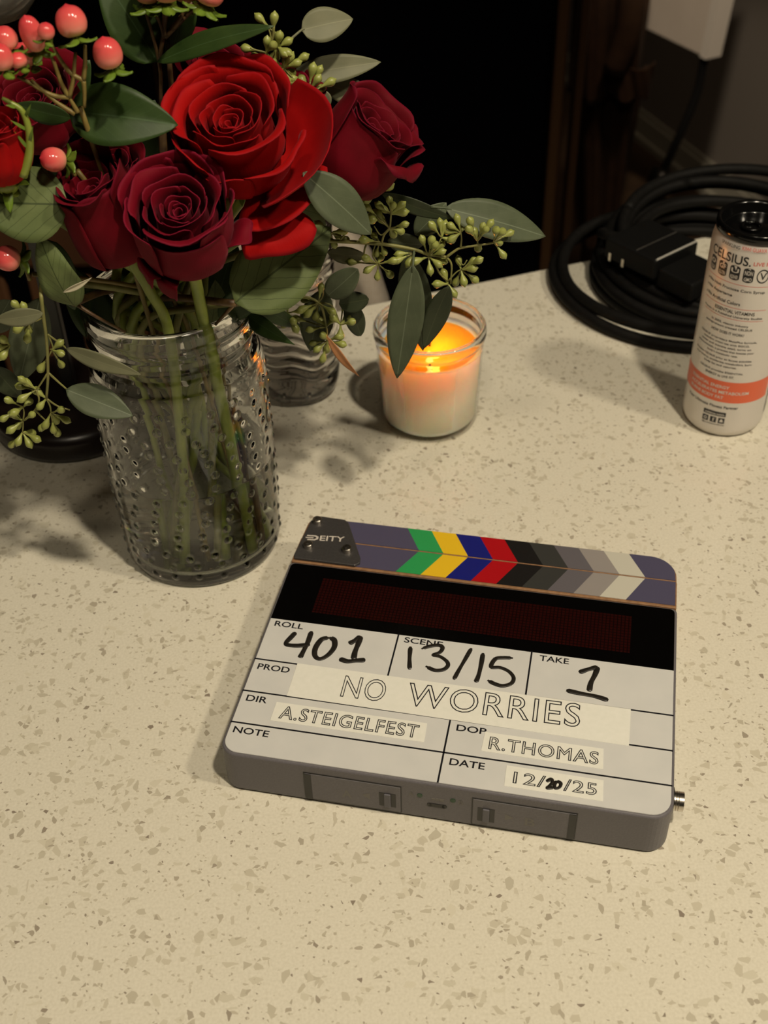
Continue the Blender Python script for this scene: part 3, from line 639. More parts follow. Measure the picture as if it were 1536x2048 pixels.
def leaf(root, b, t, wpx, mat, shape='euc', roll=0, bend=.08, fold=.12, name='leaf', wave=0.0, solid=.3, pet=None, side=1, nl=18):
    Bp, Tp = F(*b), F(*t); ax = Tp-Bp; L = ax.length; ax.normalize(); mid = (Bp+Tp)/2
    tc = (CAM-mid).normalized(); n = (tc-ax*tc.dot(ax)).normalized(); sd = ax.cross(n)
    rr = math.radians(roll); n2 = n*math.cos(rr)+sd*math.sin(rr); sd2 = ax.cross(n2)
    W = wpx*mmpp(mid)/2/max(.3, math.cos(rr)); vs, fs, uv = [], [], []; nw = 8
    for i in range(nl+1):
        u = i/nl
        if shape == 'euc': h = math.sin(math.pi*u**.85)**.8
        elif shape == 'round': h = math.sin(math.pi*u**.9)**.55
        elif shape == 'ovate': h = math.sin(math.pi*u**.72)**.75
        elif shape == 'lance': h = math.sin(math.pi*u**.8)**1.1
        else: h = math.sin(math.pi*u)**.7
        if i == nl: h = .01
        if i == 0: h = .03
        for j in range(nw+1):
            s = -1+2*j/nw
            p = Bp+ax*(L*u)+sd2*(s*W*h)+n2*(bend*L*math.sin(math.pi*u)*side-fold*W*h*(1-abs(s))*1.0+wave*W*math.sin(u*11+s*2)*abs(s))
            vs.append(p); uv.append((.5+s*.5*max(h, .15), u))
    k = nw+1
    for i in range(nl):
        for j in range(nw): fs.append((i*k+j, i*k+j+1, (i+1)*k+j+1, (i+1)*k+j))
    o = part(name, root, (vs, fs, uv), mat, solid=solid)
    if pet: part('leaf_stalk', root, tube([F(*pet), Bp, Bp+ax*(L*.06)], lambda q: .75-.3*q, 6), mat if mat is not MAT['peach'] else MAT['stem_brown'])
    return o
NECK = [(-145+11*i, 560+((i*7) % 5)*9, 172) for i in range(6)]
ri = [0]
def vase_stem(start, r0=2.6, n=None, end=None):
    """from a flower base through the vase mouth down to the vase bottom"""
    i = ri[0]; ri[0] += 1
    a = math.radians(140+i*47); k = Vector((VX+24*math.cos(a)-4, VY+20*math.sin(a)-4, 172))
    if n: k = Vector(n)
    e = Vector(end) if end else Vector((VX+10+28*math.cos(a+2.6+.2*i), VY+26*math.sin(a+2.6+.2*i), 10))
    S = Vector(start); m = S*.45+k*.55+Vector((0, 0, 6))
    return [S, m, k, k*.5+e*.5+Vector((2, -3, 0)), e]
def rose(name_label, C, ax, R, H, mat, seed, extras=(), stem=None, inner=1.0, open_=1.0, sep=True, layers=None, group='red roses in the vase', neck=None, end=None, stemr=2.7):
    rnd = random.Random(seed); ax = Vector(ax).normalized(); C = Vector(C); C0 = C-ax*(H*.86)
    root = thing('rose', name_label, 'rose', C0, 0, group)
    lay = layers or ([(.10+.04*i, .76+.015*i, .02, 105) for i in range(5)]+[(.32+.075*i, .84+.022*i, .015, 80) for i in range(6)]+[(.80+.06*i, .97+.004*i, .03+.02*i, 64) for i in range(5)])
    phi = rnd.random()*6
    for i, (rf, hf, fl, hwd) in enumerate(lay):
        phi += 2.3998+rnd.uniform(-.25, .25); r = rf*R*inner; h = hf*H; fl *= open_
        prof = [(.6, 0), (r*.62+1, h*.16), (r*1.0, h*.42), (r*.98, h*.70), (r*(.95+fl*.5), h*.88), (r*(.99+fl*1.3), h*.96), (r*(1.03+fl*2.4), h*(1.0-fl*.1))]
        petal(root, C0, ax, prof, phi, math.radians(hwd*rnd.uniform(.9, 1.1)), mat, ruf=.25+1.1*rf, rnd=rnd, tip=.10+.10*rf, point=rnd.choice((0, 1, 2)) if rf > .4 else 0)
    for (ph, hwd, prof, m, kw) in extras: petal(root, C0, ax, [(a*R, b*H) for a, b in prof], math.radians(ph), math.radians(hwd), m or mat, rnd=rnd, **kw)
    # calyx, sepals, stem
    cal = part('calyx', root, tube([C0-ax*5, C0-ax*1, C0+ax*3], lambda t: 2.6+3.4*math.sin(t*2.2), 14), MAT['stem'])
    if sep:
        e1 = ax.orthogonal().normalized(); e2 = ax.cross(e1)
        for k in range(5):
            a = k*1.257+rnd.random()*.4; d = (e1*math.cos(a)+e2*math.sin(a)); B0 = C0-ax*1+d*3.5; T0 = B0+d*(R*.55)-ax*rnd.uniform(-4, 9)
            vs, fs, uv = [], [], []; sdv = d.cross(ax).normalized()
            for i in range(9):
                u = i/8; h = 3.4*(1-u)**.6*(.6+.8*u) if u < 1 else .05
                c = B0.lerp(T0, u)-ax*(4*math.sin(math.pi*u)*(-.4))
                for s in (-1, 0, 1): vs.append(c+sdv*(s*h)-ax*(.6*(1-abs(s)))); uv.append((.5+s*.4, u))
            for i in range(8):
                for j in range(2): fs.append((i*3+j, i*3+j+1, i*3+j+4, i*3+j+3))
            part('sepal', root, (vs, fs, uv), MAT['sepal'], solid=.3)
    pts = vase_stem(C0-ax*3, end=end, n=neck) if stem is None else [C0-ax*3]+[Vector(p) for p in stem]
    part('stem', root, tube(pts, stemr, 10), MAT['stem'])
    return root
# drooping outer petal profiles in units of (R, H)
def P_(*p): return list(p)
CU = P_((.05, 0), (.75, .12), (1.05, .42), (1.1, .72), (1.3, .93), (1.62, .93), (1.7, .82))
DROP = P_((.05, 0), (.8, .05), (1.15, .35), (1.35, .62), (1.65, .62), (1.85, .38), (1.8, .1))
rose('large crimson rose in front above the vase mouth, opening towards the camera', F(355, 412, 514), (.03, -.46, .88), 20.8, 42, MAT['rose_deep'], 3,
     extras=[(-62, 40, P_((.05, 0), (.85, .08), (1.10, .36), (1.14, .66), (1.16, .88), (1.24, .98)), None, dict(ruf=.9)),
             (-22, 15, P_((.05, 0), (.8, .02), (1.12, .14), (1.2, .05), (1.18, -.1), (1.08, -.24)), None, dict(ruf=.6, tip=.3)),
             (-44, 16, P_((.05, 0), (.8, .05), (1.14, .22), (1.26, .30), (1.30, .18), (1.26, .0)), None, dict(ruf=.8, tip=.2)),
             (70, 42, P_((.05, 0), (.85, .08), (1.10, .36), (1.13, .68), (1.16, .90), (1.24, 1.0)), None, dict(ruf=.8)),
             (5, 58, P_((.05, 0), (.9, .06), (1.10, .32), (1.10, .54), (1.08, .70), (1.11, .77)), None, dict(ruf=.5, tip=.05)),
             (84, 20, P_((.05, 0), (.7, .1), (1.05, .30), (1.25, .42), (1.45, .46), (1.62, .42)), None, dict(ruf=.7, tip=.3)),
             (185, 60, P_((.05, 0), (.85, .1), (1.05, .42), (1.1, .75), (1.13, .98), (1.2, 1.08)), None, dict(ruf=.7)),
             (135, 45, P_((.05, 0), (.85, .1), (1.05, .42), (1.12, .75), (1.16, .96), (1.26, 1.04)), None, dict(ruf=.8)),
             (230, 45, P_((.05, 0), (.85, .1), (1.06, .42), (1.13, .75), (1.18, .96), (1.30, 1.02)), None, dict(ruf=.8))],
     neck=(-93, 548, 178), end=(-88, 560, 10), stemr=3.2)
rose('largest bright red rose behind the front one, with wide drooping outer petals', F(458, 232, 545), (-.04, -.46, .88), 23.5, 44, MAT['rose_lit'], 11,
     extras=[(-62, 42, P_((.05, 0), (.85, .08), (1.12, .36), (1.15, .62), (1.18, .80), (1.26, .87)), None, dict(ruf=1.0)),
             (-18, 36, P_((.05, 0), (.85, .08), (1.12, .32), (1.16, .5), (1.2, .62), (1.30, .66)), None, dict(ruf=1.0)),
             (48, 40, P_((.05, 0), (.9, .06), (1.15, .3), (1.25, .5), (1.36, .64), (1.5, .66)), None, dict(ruf=1.1, tip=.12)),
             (82, 62, P_((.05, 0), (.95, .0), (1.3, .12), (1.62, .26), (1.86, .42), (2.02, .56)), None, dict(ruf=1.4, tip=.12)),
             (42, 46, P_((.05, 0), (.7, -.06), (1.1, -.08), (1.4, -.04), (1.62, .02), (1.8, .02)), None, dict(ruf=1.0, tip=.12)),
             (24, 28, P_((.05, -.1), (.7, -.16), (1.15, -.20), (1.5, -.22), (1.78, -.24), (2.0, -.36)), None, dict(ruf=1.2, tip=.08)),
             (180, 62, P_((.05, 0), (.9, .1), (1.1, .42), (1.2, .75), (1.16, .98), (1.26, 1.06)), None, dict(ruf=1.0, point=3)),
             (240, 52, P_((.05, 0), (.9, .1), (1.1, .42), (1.13, .75), (1.16, .96), (1.26, 1.02)), None, dict(ruf=1.0, point=3)),
             (130, 45, P_((.05, 0), (.9, .1), (1.1, .42), (1.2, .75), (1.28, .94), (1.42, 1.0)), None, dict(ruf=1.0))])
rose('red rose at the right of the bouquet, seen from the side and tilted right', F(756, 250, 575), (.58, -.05, .74), 18.6, 42, MAT['rose_dark'], 21,
     extras=[(-22, 64, P_((.05, 0), (.98, .05), (1.25, .34), (1.18, .62), (1.06, .84), (1.06, .92)), None, dict(ruf=.8, tip=.10)),
             (48, 40, P_((.05, 0), (.95, .05), (1.22, .32), (1.22, .56), (1.34, .74), (1.55, .80), (1.72, .70)), None, dict(ruf=1.6, tip=.25, point=3)),
             (-82, 36, P_((.05, 0), (.95, .06), (1.22, .36), (1.22, .7), (1.18, .95), (1.24, 1.12)), None, dict(ruf=1.6, tip=.3, point=3)),
             (175, 60, P_((.05, 0), (.95, .06), (1.15, .36), (1.18, .7), (1.2, .98), (1.34, 1.06)), None, dict(ruf=1.4)),
             (110, 45, P_((.05, 0), (.95, .06), (1.2, .36), (1.2, .66), (1.28, .88), (1.5, .94)), None, dict(ruf=1.5))])
rose('half open dark red rose left of the front rose, leaning left', F(176, 372, 530), (-.22, -.25, .93), 14.5, 50, MAT['rose_dark'], 31,
     extras=[(20, 62, P_((.05, 0), (1.0, .05), (1.38, .22), (1.36, .52), (1.15, .80), (1.10, .94)), None, dict(ruf=.9)),
             (-65, 50, P_((.05, 0), (1.0, .05), (1.38, .22), (1.34, .52), (1.15, .80), (1.14, .92)), None, dict(ruf=.9)),
             (90, 50, P_((.05, 0), (.95, .06), (1.3, .30), (1.32, .6), (1.3, .88), (1.42, 1.04)), None, dict(ruf=1.0, point=3)),
             (170, 60, P_((.05, 0), (.85, .06), (1.1, .35), (1.15, .65), (1.15, .95), (1.3, 1.12)), None, dict(ruf=1.0, point=3))],
     neck=(-112, 545, 176), end=(-125, 556, 10), stemr=2.9)
BUDL = [(.15+.1*i, .9+.02*i, .0, 105) for i in range(8)]
rose('closed red rosebud cut by the left edge of the picture', F(-8, 262, 520), (.08, -.15, 1), 13.5, 32, MAT['rose_lit'], 41, layers=BUDL+[(1, 1, .01, 90), (1.02, 1, .02, 80)])
rose('small red rose half hidden behind the top of the brightest rose', F(425, 128, 610), (.12, -.25, .9), 18, 34, MAT['rose_dark'], 51)
rose('dark red rose between the brightest rose and the right hand rose', F(560, 190, 600), (.05, -.2, .9), 19, 36, MAT['rose_dark'], 61)
rose('shaded red rose deep behind the pink berries', F(60, 190, 610), (-.1, -.3, .9), 24, 36, MAT['rose_dark'], 71)
rose('shaded red rose below the large centre leaf, behind the left rose', F(215, 330, 600), (0, -.25, .9), 18, 34, MAT['rose_dark'], 81)
# seeded eucalyptus
_bp = [(0, .42), (1.4, .6), (2.6, 1.15), (3.8, 1.62), (4.9, 1.72), (5.7, 1.35), (6.2, .75), (6.9, .08)]
BUDM = mesh('seed_bud', *lathe([(r, z) for z, r in _bp], 10)); BUDM.materials.append(MAT['bud'])
def buds(root, node, Y, lst, jit=5, sc=1.0):
    N = F(*node, Y); rnd = random.Random(int(node[0]*7+node[1])); gs = []
    L = Vector(root.location)*1000
    for b in lst:
        T = F(b[0], b[1], Y+rnd.uniform(-jit, jit)); d = T-N
        if d.length < 1: d = Vector((.5, -1, .3))
        dn = d.normalized(); s = sc*rnd.uniform(1.12, 1.4); st = T-dn*(3.9*s)
        if (st-N).dot(dn) < .5: st = N+dn*.5
        o = bpy.data.objects.new('seed_bud', BUDM); SC.collection.objects.link(o); o.parent = root
        o.location = (st-L)*.001; o.rotation_euler = dn.to_track_quat('Z', 'Y').to_euler(); o.scale = (s, s, s)
        gs.append(tube([N, N.lerp(st, .5)+Vector((0, 0, -.3)), st+dn*.3], lambda t: .38+.12*t, 5, 2))
    return gs
def line(Y, *pp, r=.8):
    return tube([F(p[0], p[1], (p[2] if len(p) > 2 else Y)) for p in pp], lambda t: r*(1-.35*t), 7, 4)
def euc(label, base, Y, stems, clusters, leaves, into=True, sc=1.0, end=None):
    B0 = F(base[0], base[1], base[2] if len(base) > 2 else Y); root = thing('eucalyptus_branch', label, 'branch', B0, 0, 'seeded eucalyptus branches in the vase')
    gs = [line(Y, *s, r=rad) for s, rad in stems]
    for node, lst in clusters: gs += buds(root, node, Y if len(node) < 3 else node[2], lst, sc=sc) if len(node) < 3 else buds(root, node[:2], node[2], lst, sc=sc)
    if into: gs.append(tube(vase_stem(B0), 2.1, 8))
    part('stem', root, join(*gs), MAT['stem_euc'])
    for a in leaves: leaf(root, *a[0], **a[1])
    return root
YR = 585
euc('seeded eucalyptus branch reaching right over the candle', (560, 480), YR,
    [([(560, 480), (662, 482), (763, 488), (828, 499), (857, 509), (893, 514)], 1.2), ([(893, 514), (908, 503), (921, 496), (952, 491), (987, 486)], .8), ([(893, 514), (903, 530), (901, 568)], .7),
     ([(870, 527), (880, 548), (896, 562)], .6), ([(763, 488), (768, 470), (779, 456), (782, 428)], .7), ([(735, 484), (729, 500), (730, 522), (756, 527)], .6), ([(756, 527), (745, 510), (752, 486)], .5),
     ([(680, 482), (698, 450), (700, 412), (753, 386)], .6), ([(921, 496), (923, 480), (922, 465)], .6), ([(857, 509), (872, 495), (883, 475)], .5), ([(779, 456), (762, 470), (748, 452)], .5), ([(896, 562), (912, 545), (922, 539)], .5), ([(915, 517), (926, 530), (934, 520)], .5)],
    [((753, 386), [(747, 363), (776, 374), (733, 378), (738, 397)]), ((698, 410), [(674, 382), (686, 392), (709, 390), (722, 396)]), ((782, 428), [(779, 402), (800, 413), (760, 412), (786, 412), (802, 425), (770, 420)]),
     ((779, 456), [(758, 428), (763, 439), (808, 449), (784, 464), (800, 462), (735, 415)]), ((759, 483), [(749, 472), (768, 503), (753, 506), (730, 480)]), ((756, 527), [(733, 517), (704, 524), (737, 539), (755, 552), (779, 548), (785, 522), (760, 517)]),
     ((857, 513), [(845, 480), (863, 482), (869, 491), (880, 491), (833, 522), (860, 539), (886, 522), (875, 527), (882, 504)]), ((883, 475), [(865, 452), (880, 447), (888, 456), (895, 478)]), ((922, 465), [(903, 452), (915, 439), (926, 456), (911, 473), (897, 462)]),
     ((955, 482), [(939, 460), (941, 444), (951, 469), (965, 454), (971, 460), (979, 449), (956, 495)]), ((987, 483), [(992, 462), (1003, 465), (1018, 467), (998, 485), (1005, 508)]), ((922, 539), [(919, 527), (945, 522), (956, 521), (943, 537), (948, 558), (927, 561), (912, 563)]),
     ((896, 568), [(891, 555), (886, 568), (904, 581)]), ((720, 440), [(712, 425), (725, 432), (740, 440), (722, 455), (735, 458), (708, 440), (745, 428)]), ((660, 465), [(640, 450), (675, 472), (668, 488), (690, 478), (685, 462)]), ((830, 505), [(800, 508), (797, 520), (820, 522)])],
    [(((890, 416, 590), (1091, 473, 605), 74, MAT['euc']), dict(roll=-18, bend=.05, pet=(862, 414, 590))),
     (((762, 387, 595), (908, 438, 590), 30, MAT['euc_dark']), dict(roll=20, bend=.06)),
     (((830, 470, 600), (893, 405, 605), 52, MAT['euc']), dict(roll=10)), (((775, 480, 600), (846, 490, 605), 40, MAT['euc']), dict(roll=25)),
     (((816, 505, 590), (846, 702, 592), 64, MAT['euc']), dict(roll=14, bend=-.03)), (((826, 530, 575), (794, 757, 575), 72, MAT['euc']), dict(roll=-6, bend=.03, pet=(828, 500, 585))),
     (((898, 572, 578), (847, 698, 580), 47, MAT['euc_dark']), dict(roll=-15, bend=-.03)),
     (((606, 345, 545), (742, 469, 550), 84, MAT['euc']), dict(roll=-12, bend=.08)), (((655, 505, 600), (735, 512, 600), 34, MAT['euc_pale']), dict(roll=25))])
euc('seeded eucalyptus sprig hanging in front of the water bottle', (560, 600, 560), 590,
    [([(560, 600, 560), (600, 592), (637, 605), (650, 640), (655, 681)], .9), ([(637, 605), (664, 612), (681, 649)], .6), ([(637, 605), (645, 592), (646, 575)], .5), ([(650, 640), (640, 634), (636, 640)], .4)],
    [((637, 605), [(610, 600), (606, 618), (628, 612), (617, 626), (662, 622), (632, 632), (642, 577)]), ((653, 653), [(622, 659), (665, 640), (595, 638), (640, 641)]), ((655, 681), [(628, 686), (636, 697), (653, 697), (676, 674), (682, 688), (646, 716), (647, 672)]),
     ((681, 649), [(687, 606), (691, 638), (702, 644), (681, 655), (672, 640)]), ((575, 625), [(545, 612), (552, 630), (560, 642), (585, 640), (590, 655), (568, 648), (575, 610), (598, 622)])],
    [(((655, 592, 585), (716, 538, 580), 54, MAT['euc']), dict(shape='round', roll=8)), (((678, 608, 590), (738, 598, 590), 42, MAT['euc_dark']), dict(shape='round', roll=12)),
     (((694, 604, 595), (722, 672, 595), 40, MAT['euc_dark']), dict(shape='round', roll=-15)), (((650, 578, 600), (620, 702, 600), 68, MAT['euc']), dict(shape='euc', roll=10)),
     (((654, 672, 585), (719, 753, 585), 15, MAT['peach']), dict(shape='lance', roll=35)), (((490, 590, 570), (606, 655, 600), 34, MAT['salal']), dict(shape='lance', roll=20))])
euc('seeded eucalyptus sprig standing at the top behind the brightest rose', (560, 215, 600), 590,
    [([(560, 215, 600), (533, 160), (533, 105), (545, 80), (548, 50)], .9), ([(560, 215, 600), (566, 136), (564, 100), (555, 94)], .8), ([(560, 215, 600), (600, 195), (616, 187)], .7), ([(616, 187), (600, 170), (566, 136)], .6), ([(616, 187), (628, 200), (622, 228)], .6), ([(533, 105), (512, 100), (500, 96)], .5), ([(545, 94), (538, 60), (524, 42)], .5), ([(503, 141), (514, 125), (512, 112)], .4)],
    [((533, 105), [(494, 97), (510, 112), (534, 85), (536, 114), (545, 92)]), ((546, 62), [(520, 37), (548, 40), (547, 70)]), ((555, 94), [(557, 82), (573, 84), (543, 117), (553, 112), (564, 103), (572, 104)]), ((566, 136), [(557, 130), (575, 122), (591, 127), (606, 115), (559, 152), (576, 158), (545, 143), (582, 144)]),
     ((520, 150), [(503, 141), (525, 138), (521, 151), (508, 155), (530, 160), (503, 165)]), ((616, 187), [(605, 162), (625, 140), (638, 142), (634, 160), (659, 165), (640, 178), (584, 180), (627, 210), (609, 201)]), ((622, 228), [(640, 228), (629, 245)]), ((560, 165), [(545, 168), (572, 170), (583, 158), (595, 168)])],
    [(((603, 60, 605), (706, 38, 615), 66, MAT['euc_pale']), dict(shape='ovate', roll=-12, pet=(577, 82, 600))), (((580, 152, 615), (762, 124, 625), 54, MAT['euc_pale']), dict(roll=-10, bend=.04)),
     (((640, 165, 625), (764, 200, 625), 52, MAT['euc_pale']), dict(roll=8)), (((640, 178, 615), (652, 222, 615), 36, MAT['euc_pale']), dict(roll=5))])
euc('seeded eucalyptus branch hanging down at the left beside the vase', (84, 560, 540), 520,
    [([(84, 560, 540), (82, 588), (87, 634), (93, 681), (96, 745), (93, 797)], 1.1), ([(96, 668), (106, 695), (100, 699)], .5), ([(96, 745), (80, 770), (72, 779)], .6), ([(72, 779), (78, 800), (70, 820), (46, 842)], .6), ([(46, 842), (46, 855), (45, 864)], .5), ([(93, 797), (100, 812), (102, 825)], .6), ([(70, 820), (88, 838), (100, 848)], .5), ([(46, 842), (48, 826), (46, 814)], .5), ([(88, 634), (72, 642), (59, 642)], .5), ([(97, 670), (125, 690), (132, 697)], .6), ([(93, 797), (115, 812), (140, 820)], .6), ([(96, 745), (118, 765), (133, 778)], .7)],
    [((72, 779), [(45, 760), (41, 773), (46, 796), (60, 770)]), ((46, 814), [(18, 801), (24, 827), (9, 836), (35, 821), (55, 806)]), ((46, 842), [(24, 858), (33, 833), (63, 830), (38, 850)]), ((45, 864), [(24, 888), (54, 865), (57, 885), (71, 877), (38, 880)]),
     ((102, 825), [(121, 820), (130, 839), (111, 840), (107, 858), (114, 864), (84, 854), (92, 848)]), ((93, 797), [(88, 803), (84, 790)]), ((104, 700), [(113, 692), (120, 706), (122, 728), (83, 735)]), ((59, 642), [(31, 610), (48, 615), (37, 657), (57, 659), (55, 675)]), ((20, 690), [(8, 680), (3, 694), (12, 702)])],
    [(((80, 596, 535), (38, 766, 535), 80, MAT['euc']), dict(roll=8, bend=.03)), (((86, 626, 510), (-12, 640, 510), 36, MAT['euc_pale']), dict(roll=-20)), (((132, 697, 515), (282, 749, 500), 34, MAT['euc_pale']), dict(roll=22, bend=.06)),
     (((132, 779, 510), (266, 832, 500), 66, MAT['euc']), dict(roll=-8, bend=.04)), (((-16, 732, 525), (42, 795, 530), 46, MAT['euc_dark']), dict(roll=10)), (((20, 600, 550), (-20, 668, 550), 60, MAT['euc']), dict(roll=0))], end=None)
# broad leaves on their own stems
def foliage(label, Y, lvs, base, stem='stem_brown', r=1.4, seg=()):
    B0 = F(*base); root = thing('leaf_sprig', label, 'leaves', B0, 0, 'broad leafed sprigs in the vase')
    part('stem', root, join(tube(vase_stem(B0), r*1.5, 8), *[line(Y, *s, r=r*.8) for s in seg]), MAT[stem])
    for a, k in lvs: leaf(root, *a, **k)
    return root
foliage('broad green leaf lying across the centre left, between the berries and the brightest rose', 545,
        [(((137, 222, 540), (356, 250, 535), 122, MAT['salal']), dict(shape='ovate', roll=-10, bend=.10, fold=.2)), (((142, 236, 560), (30, 208, 560), 42, MAT['salal']), dict(roll=-25))], (170, 262, 560), seg=[[(170, 262, 560), (150, 238, 545)]])
foliage('two long dark leaves spreading from a brown stem at the top', 580,
        [(((316, 123, 585), (196, -60, 590), 110, MAT['salal']), dict(shape='ovate', roll=12, bend=.05)), (((314, 124, 580), (549, 52, 560), 44, MAT['salal']), dict(roll=-30, bend=.06)), (((345, 100, 600), (380, -40, 600), 60, MAT['salal']), dict(roll=10))],
        (322, 210, 585), seg=[[(322, 210, 585), (318, 122, 582), (282, -10, 580)], [(318, 122, 582), (332, 30, 580), (326, -10, 580)], [(330, 70, 582), (385, 5, 580)]])
foliage('pale veined leaf underside at the left edge under the berries', 520,
        [(((136, 410, 522), (-60, 402, 520), 150, MAT['salal_back']), dict(shape='ovate', roll=12, bend=-.06, fold=-.1)), (((150, 612, 525), (78, 470, 520), 76, MAT['salal_back']), dict(shape='ovate', roll=-20, wave=.12, fold=-.2)), (((95, 480, 540), (150, 620, 545), 60, MAT['salal']), dict(shape='ovate'))],
        (148, 606, 530), seg=[[(148, 606, 530), (195, 635, 528), (250, 664, 535)]])
foliage('large matt olive leaf under the brightest rose, over the vase rim', 560,
        [(((470, 605, 540), (662, 455, 570), 150, MAT['salal_back']), dict(shape='ovate', roll=6, bend=.05, fold=.12)), (((440, 640, 560), (520, 560, 560), 60, MAT['salal']), dict(roll=20))], (470, 607, 540), seg=[[(470, 607, 540), (430, 650, 548)]])
foliage('group of shaded leaves filling the bouquet between the rose stems', 590,
        [(((230, 690, 585), (120, 520, 590), 90, MAT['salal']), dict(shape='ovate')), (((330, 660, 600), (240, 520, 600), 90, MAT['salal']), dict(shape='ovate')), (((420, 650, 600), (470, 480, 600), 100, MAT['salal']), dict(shape='ovate')),
         (((380, 660, 610), (330, 480, 610), 110, MAT['salal']), dict(shape='ovate')), (((420, 660, 575), (430, 560, 570), 50, MAT['salal_back']), dict(roll=30)), (((130, 330, 620), (20, 470, 620), 100, MAT['salal']), dict(shape='ovate')),
         (((250, 330, 640), (310, 200, 640), 110, MAT['salal']), dict(shape='ovate')), (((90, 250, 640), (180, 120, 640), 90, MAT['salal']), dict(shape='ovate')), (((560, 400, 600), (640, 520, 610), 110, MAT['salal_back']), dict(shape='ovate')), (((480, 620, 580), (590, 690, 560), 36, MAT['salal']), dict(roll=20, shape='lance'))], (330, 660, 590), stem='stem')
# hypericum berries
def egg(n=20, k=14):
    vs, fs, uv = [], [], []
    for i in range(n):
        a = 2*math.pi*i/n
        for j in range(k+1):
            t = j/k; r = math.sin(math.pi*t)**.75*(1-.16*t)*(1-.05*abs(math.cos(1.5*a))**6*0); zz = (1-math.cos(math.pi*t))/2
            if t > .93: zz += (t-.93)*.9
            g_ = 1-.05*math.exp(-((a-1.0)/.12)**2)*math.sin(math.pi*t)
            vs.append((.5*r*math.cos(a)*g_, .5*r*math.sin(a)*g_, zz)); uv.append((i/n, t))
    for i in range(n):
        q = (i+1) % n
        for j in range(k): fs.append((i*(k+1)+j, q*(k+1)+j, q*(k+1)+j+1, i*(k+1)+j+1))
    me = mesh('berry', [(x*1000, y*1000, z*1000) for x, y, z in vs], fs, True, uv); me.materials.append(MAT['berry']); return me
EGG = egg()
def berry(root, b, t, wpx, Y, dy=0, red=False, seps=4):
    Bp, Tp = F(b[0], b[1], Y), F(t[0], t[1], Y+dy); d = Tp-Bp; L = d.length; W = wpx*1.16*mmpp(Bp)
    o = bpy.data.objects.new('berry', EGG); SC.collection.objects.link(o); o.parent = root
    o.location = Bp*.001-Vector(root.location); o.rotation_euler = d.to_track_quat('Z', 'Y').to_euler(); o.scale = (W*.001, W*.001, L*.001)
    dn = d.normalized(); e1 = dn.orthogonal().normalized(); e2 = dn.cross(e1)
    for k in range(seps):
        a = k*2*math.pi/seps+.5; dd = e1*math.cos(a)+e2*math.sin(a); vs, fs, uv = [], [], []; sl = W*.62; sd = dd.cross(dn)
        for i in range(8):
            u = i/7; h = sl*.34*math.sin(math.pi*min(.97, u**.8+.06))**.7; c = Bp+dd*(sl*(.1+u))-dn*(sl*(.25*math.sin(u*2.2)))
            for s in (-1, 0, 1): vs.append(c+sd*(s*h)-dn*(.1*sl*(abs(s)))); uv.append((.5+.4*s, u))
        for i in range(7):
            for j in range(2): fs.append((i*3+j, i*3+j+1, i*3+j+4, i*3+j+3))
        part('sepal', root, (vs, fs, uv), MAT['sepal'], solid=.3)
def hyper(label, base, Y, stems, berries, mat='stem_olive'):
    B0 = F(base[0], base[1], Y); root = thing('berry_sprig', label, 'berries', B0, 0, 'pink hypericum berry sprigs in the vase')
    for b in berries: berry(root, *b[:4], **(b[4] if len(b) > 4 else {}))
    part('stem', root, join(*[line(Y, *s, r=1.15) for s in stems], tube(vase_stem(B0+Vector((0, 6, 0))), 1.3, 8)), MAT[mat]); return root
hyper('largest berry sprig at top left with plump coral pink berries', (156, 225), 525,
      [[(156, 225), (146, 208), (138, 195)], [(138, 195), (122, 165), (110, 130), (100, 108)], [(138, 195), (110, 192), (82, 180), (60, 166), (34, 153)], [(138, 195), (146, 160), (151, 105)],
       [(167, 161), (169, 185), (169, 215)], [(167, 161), (170, 125), (170, 90)], [(167, 161), (140, 145), (118, 115), (98, 80)], [(150, 228), (118, 208), (90, 185), (62, 160)]],
      [((78, 100), (50, 34), 44, 525, dict(dy=-4)), ((92, 78), (92, 46), 32, 516, dict(seps=3)), ((152, 74), (132, 11), 58, 522, dict(dy=3)), ((224, 136), (206, 76), 55, 528, dict(dy=0)), ((22, 100), (-4, 55), 48, 522), ((8, 140), (-4, 88), 44, 512, dict(seps=3)),
       ((62, 132), (34, 88), 44, 535, dict(seps=3)), ((42, 134), (30, 106), 34, 518, dict(seps=3))])
hyper('single coral berry with green sepals above the left rose', (150, 352), 530, [[(150, 352), (140, 335), (130, 322)]], [((130, 322), (82, 316), 45, 530, dict(dy=-6, seps=5))])
hyper('single coral berry at the left edge beside the pale leaf', (60, 560), 525, [[(60, 560), (50, 535), (38, 520)]], [((38, 519), (-10, 514), 48, 525, dict(dy=-6, seps=5))])
hyper('orange tipped berries with lime green sepals at the top edge', (330, 75), 580, [[(330, 75), (318, 40), (300, 10)], [(330, 75), (328, 40), (330, 0)], [(330, 75), (365, 40), (400, 6)], [(345, 60), (365, 30), (372, 4)]],
      [((300, 6), (290, -60), 60, 580, dict(seps=5)), ((332, 4), (330, -60), 58, 575, dict(seps=5)), ((372, 4), (372, -56), 56, 590, dict(seps=5)), ((412, 8), (426, -40), 58, 580, dict(seps=6))], mat='stem_brown')
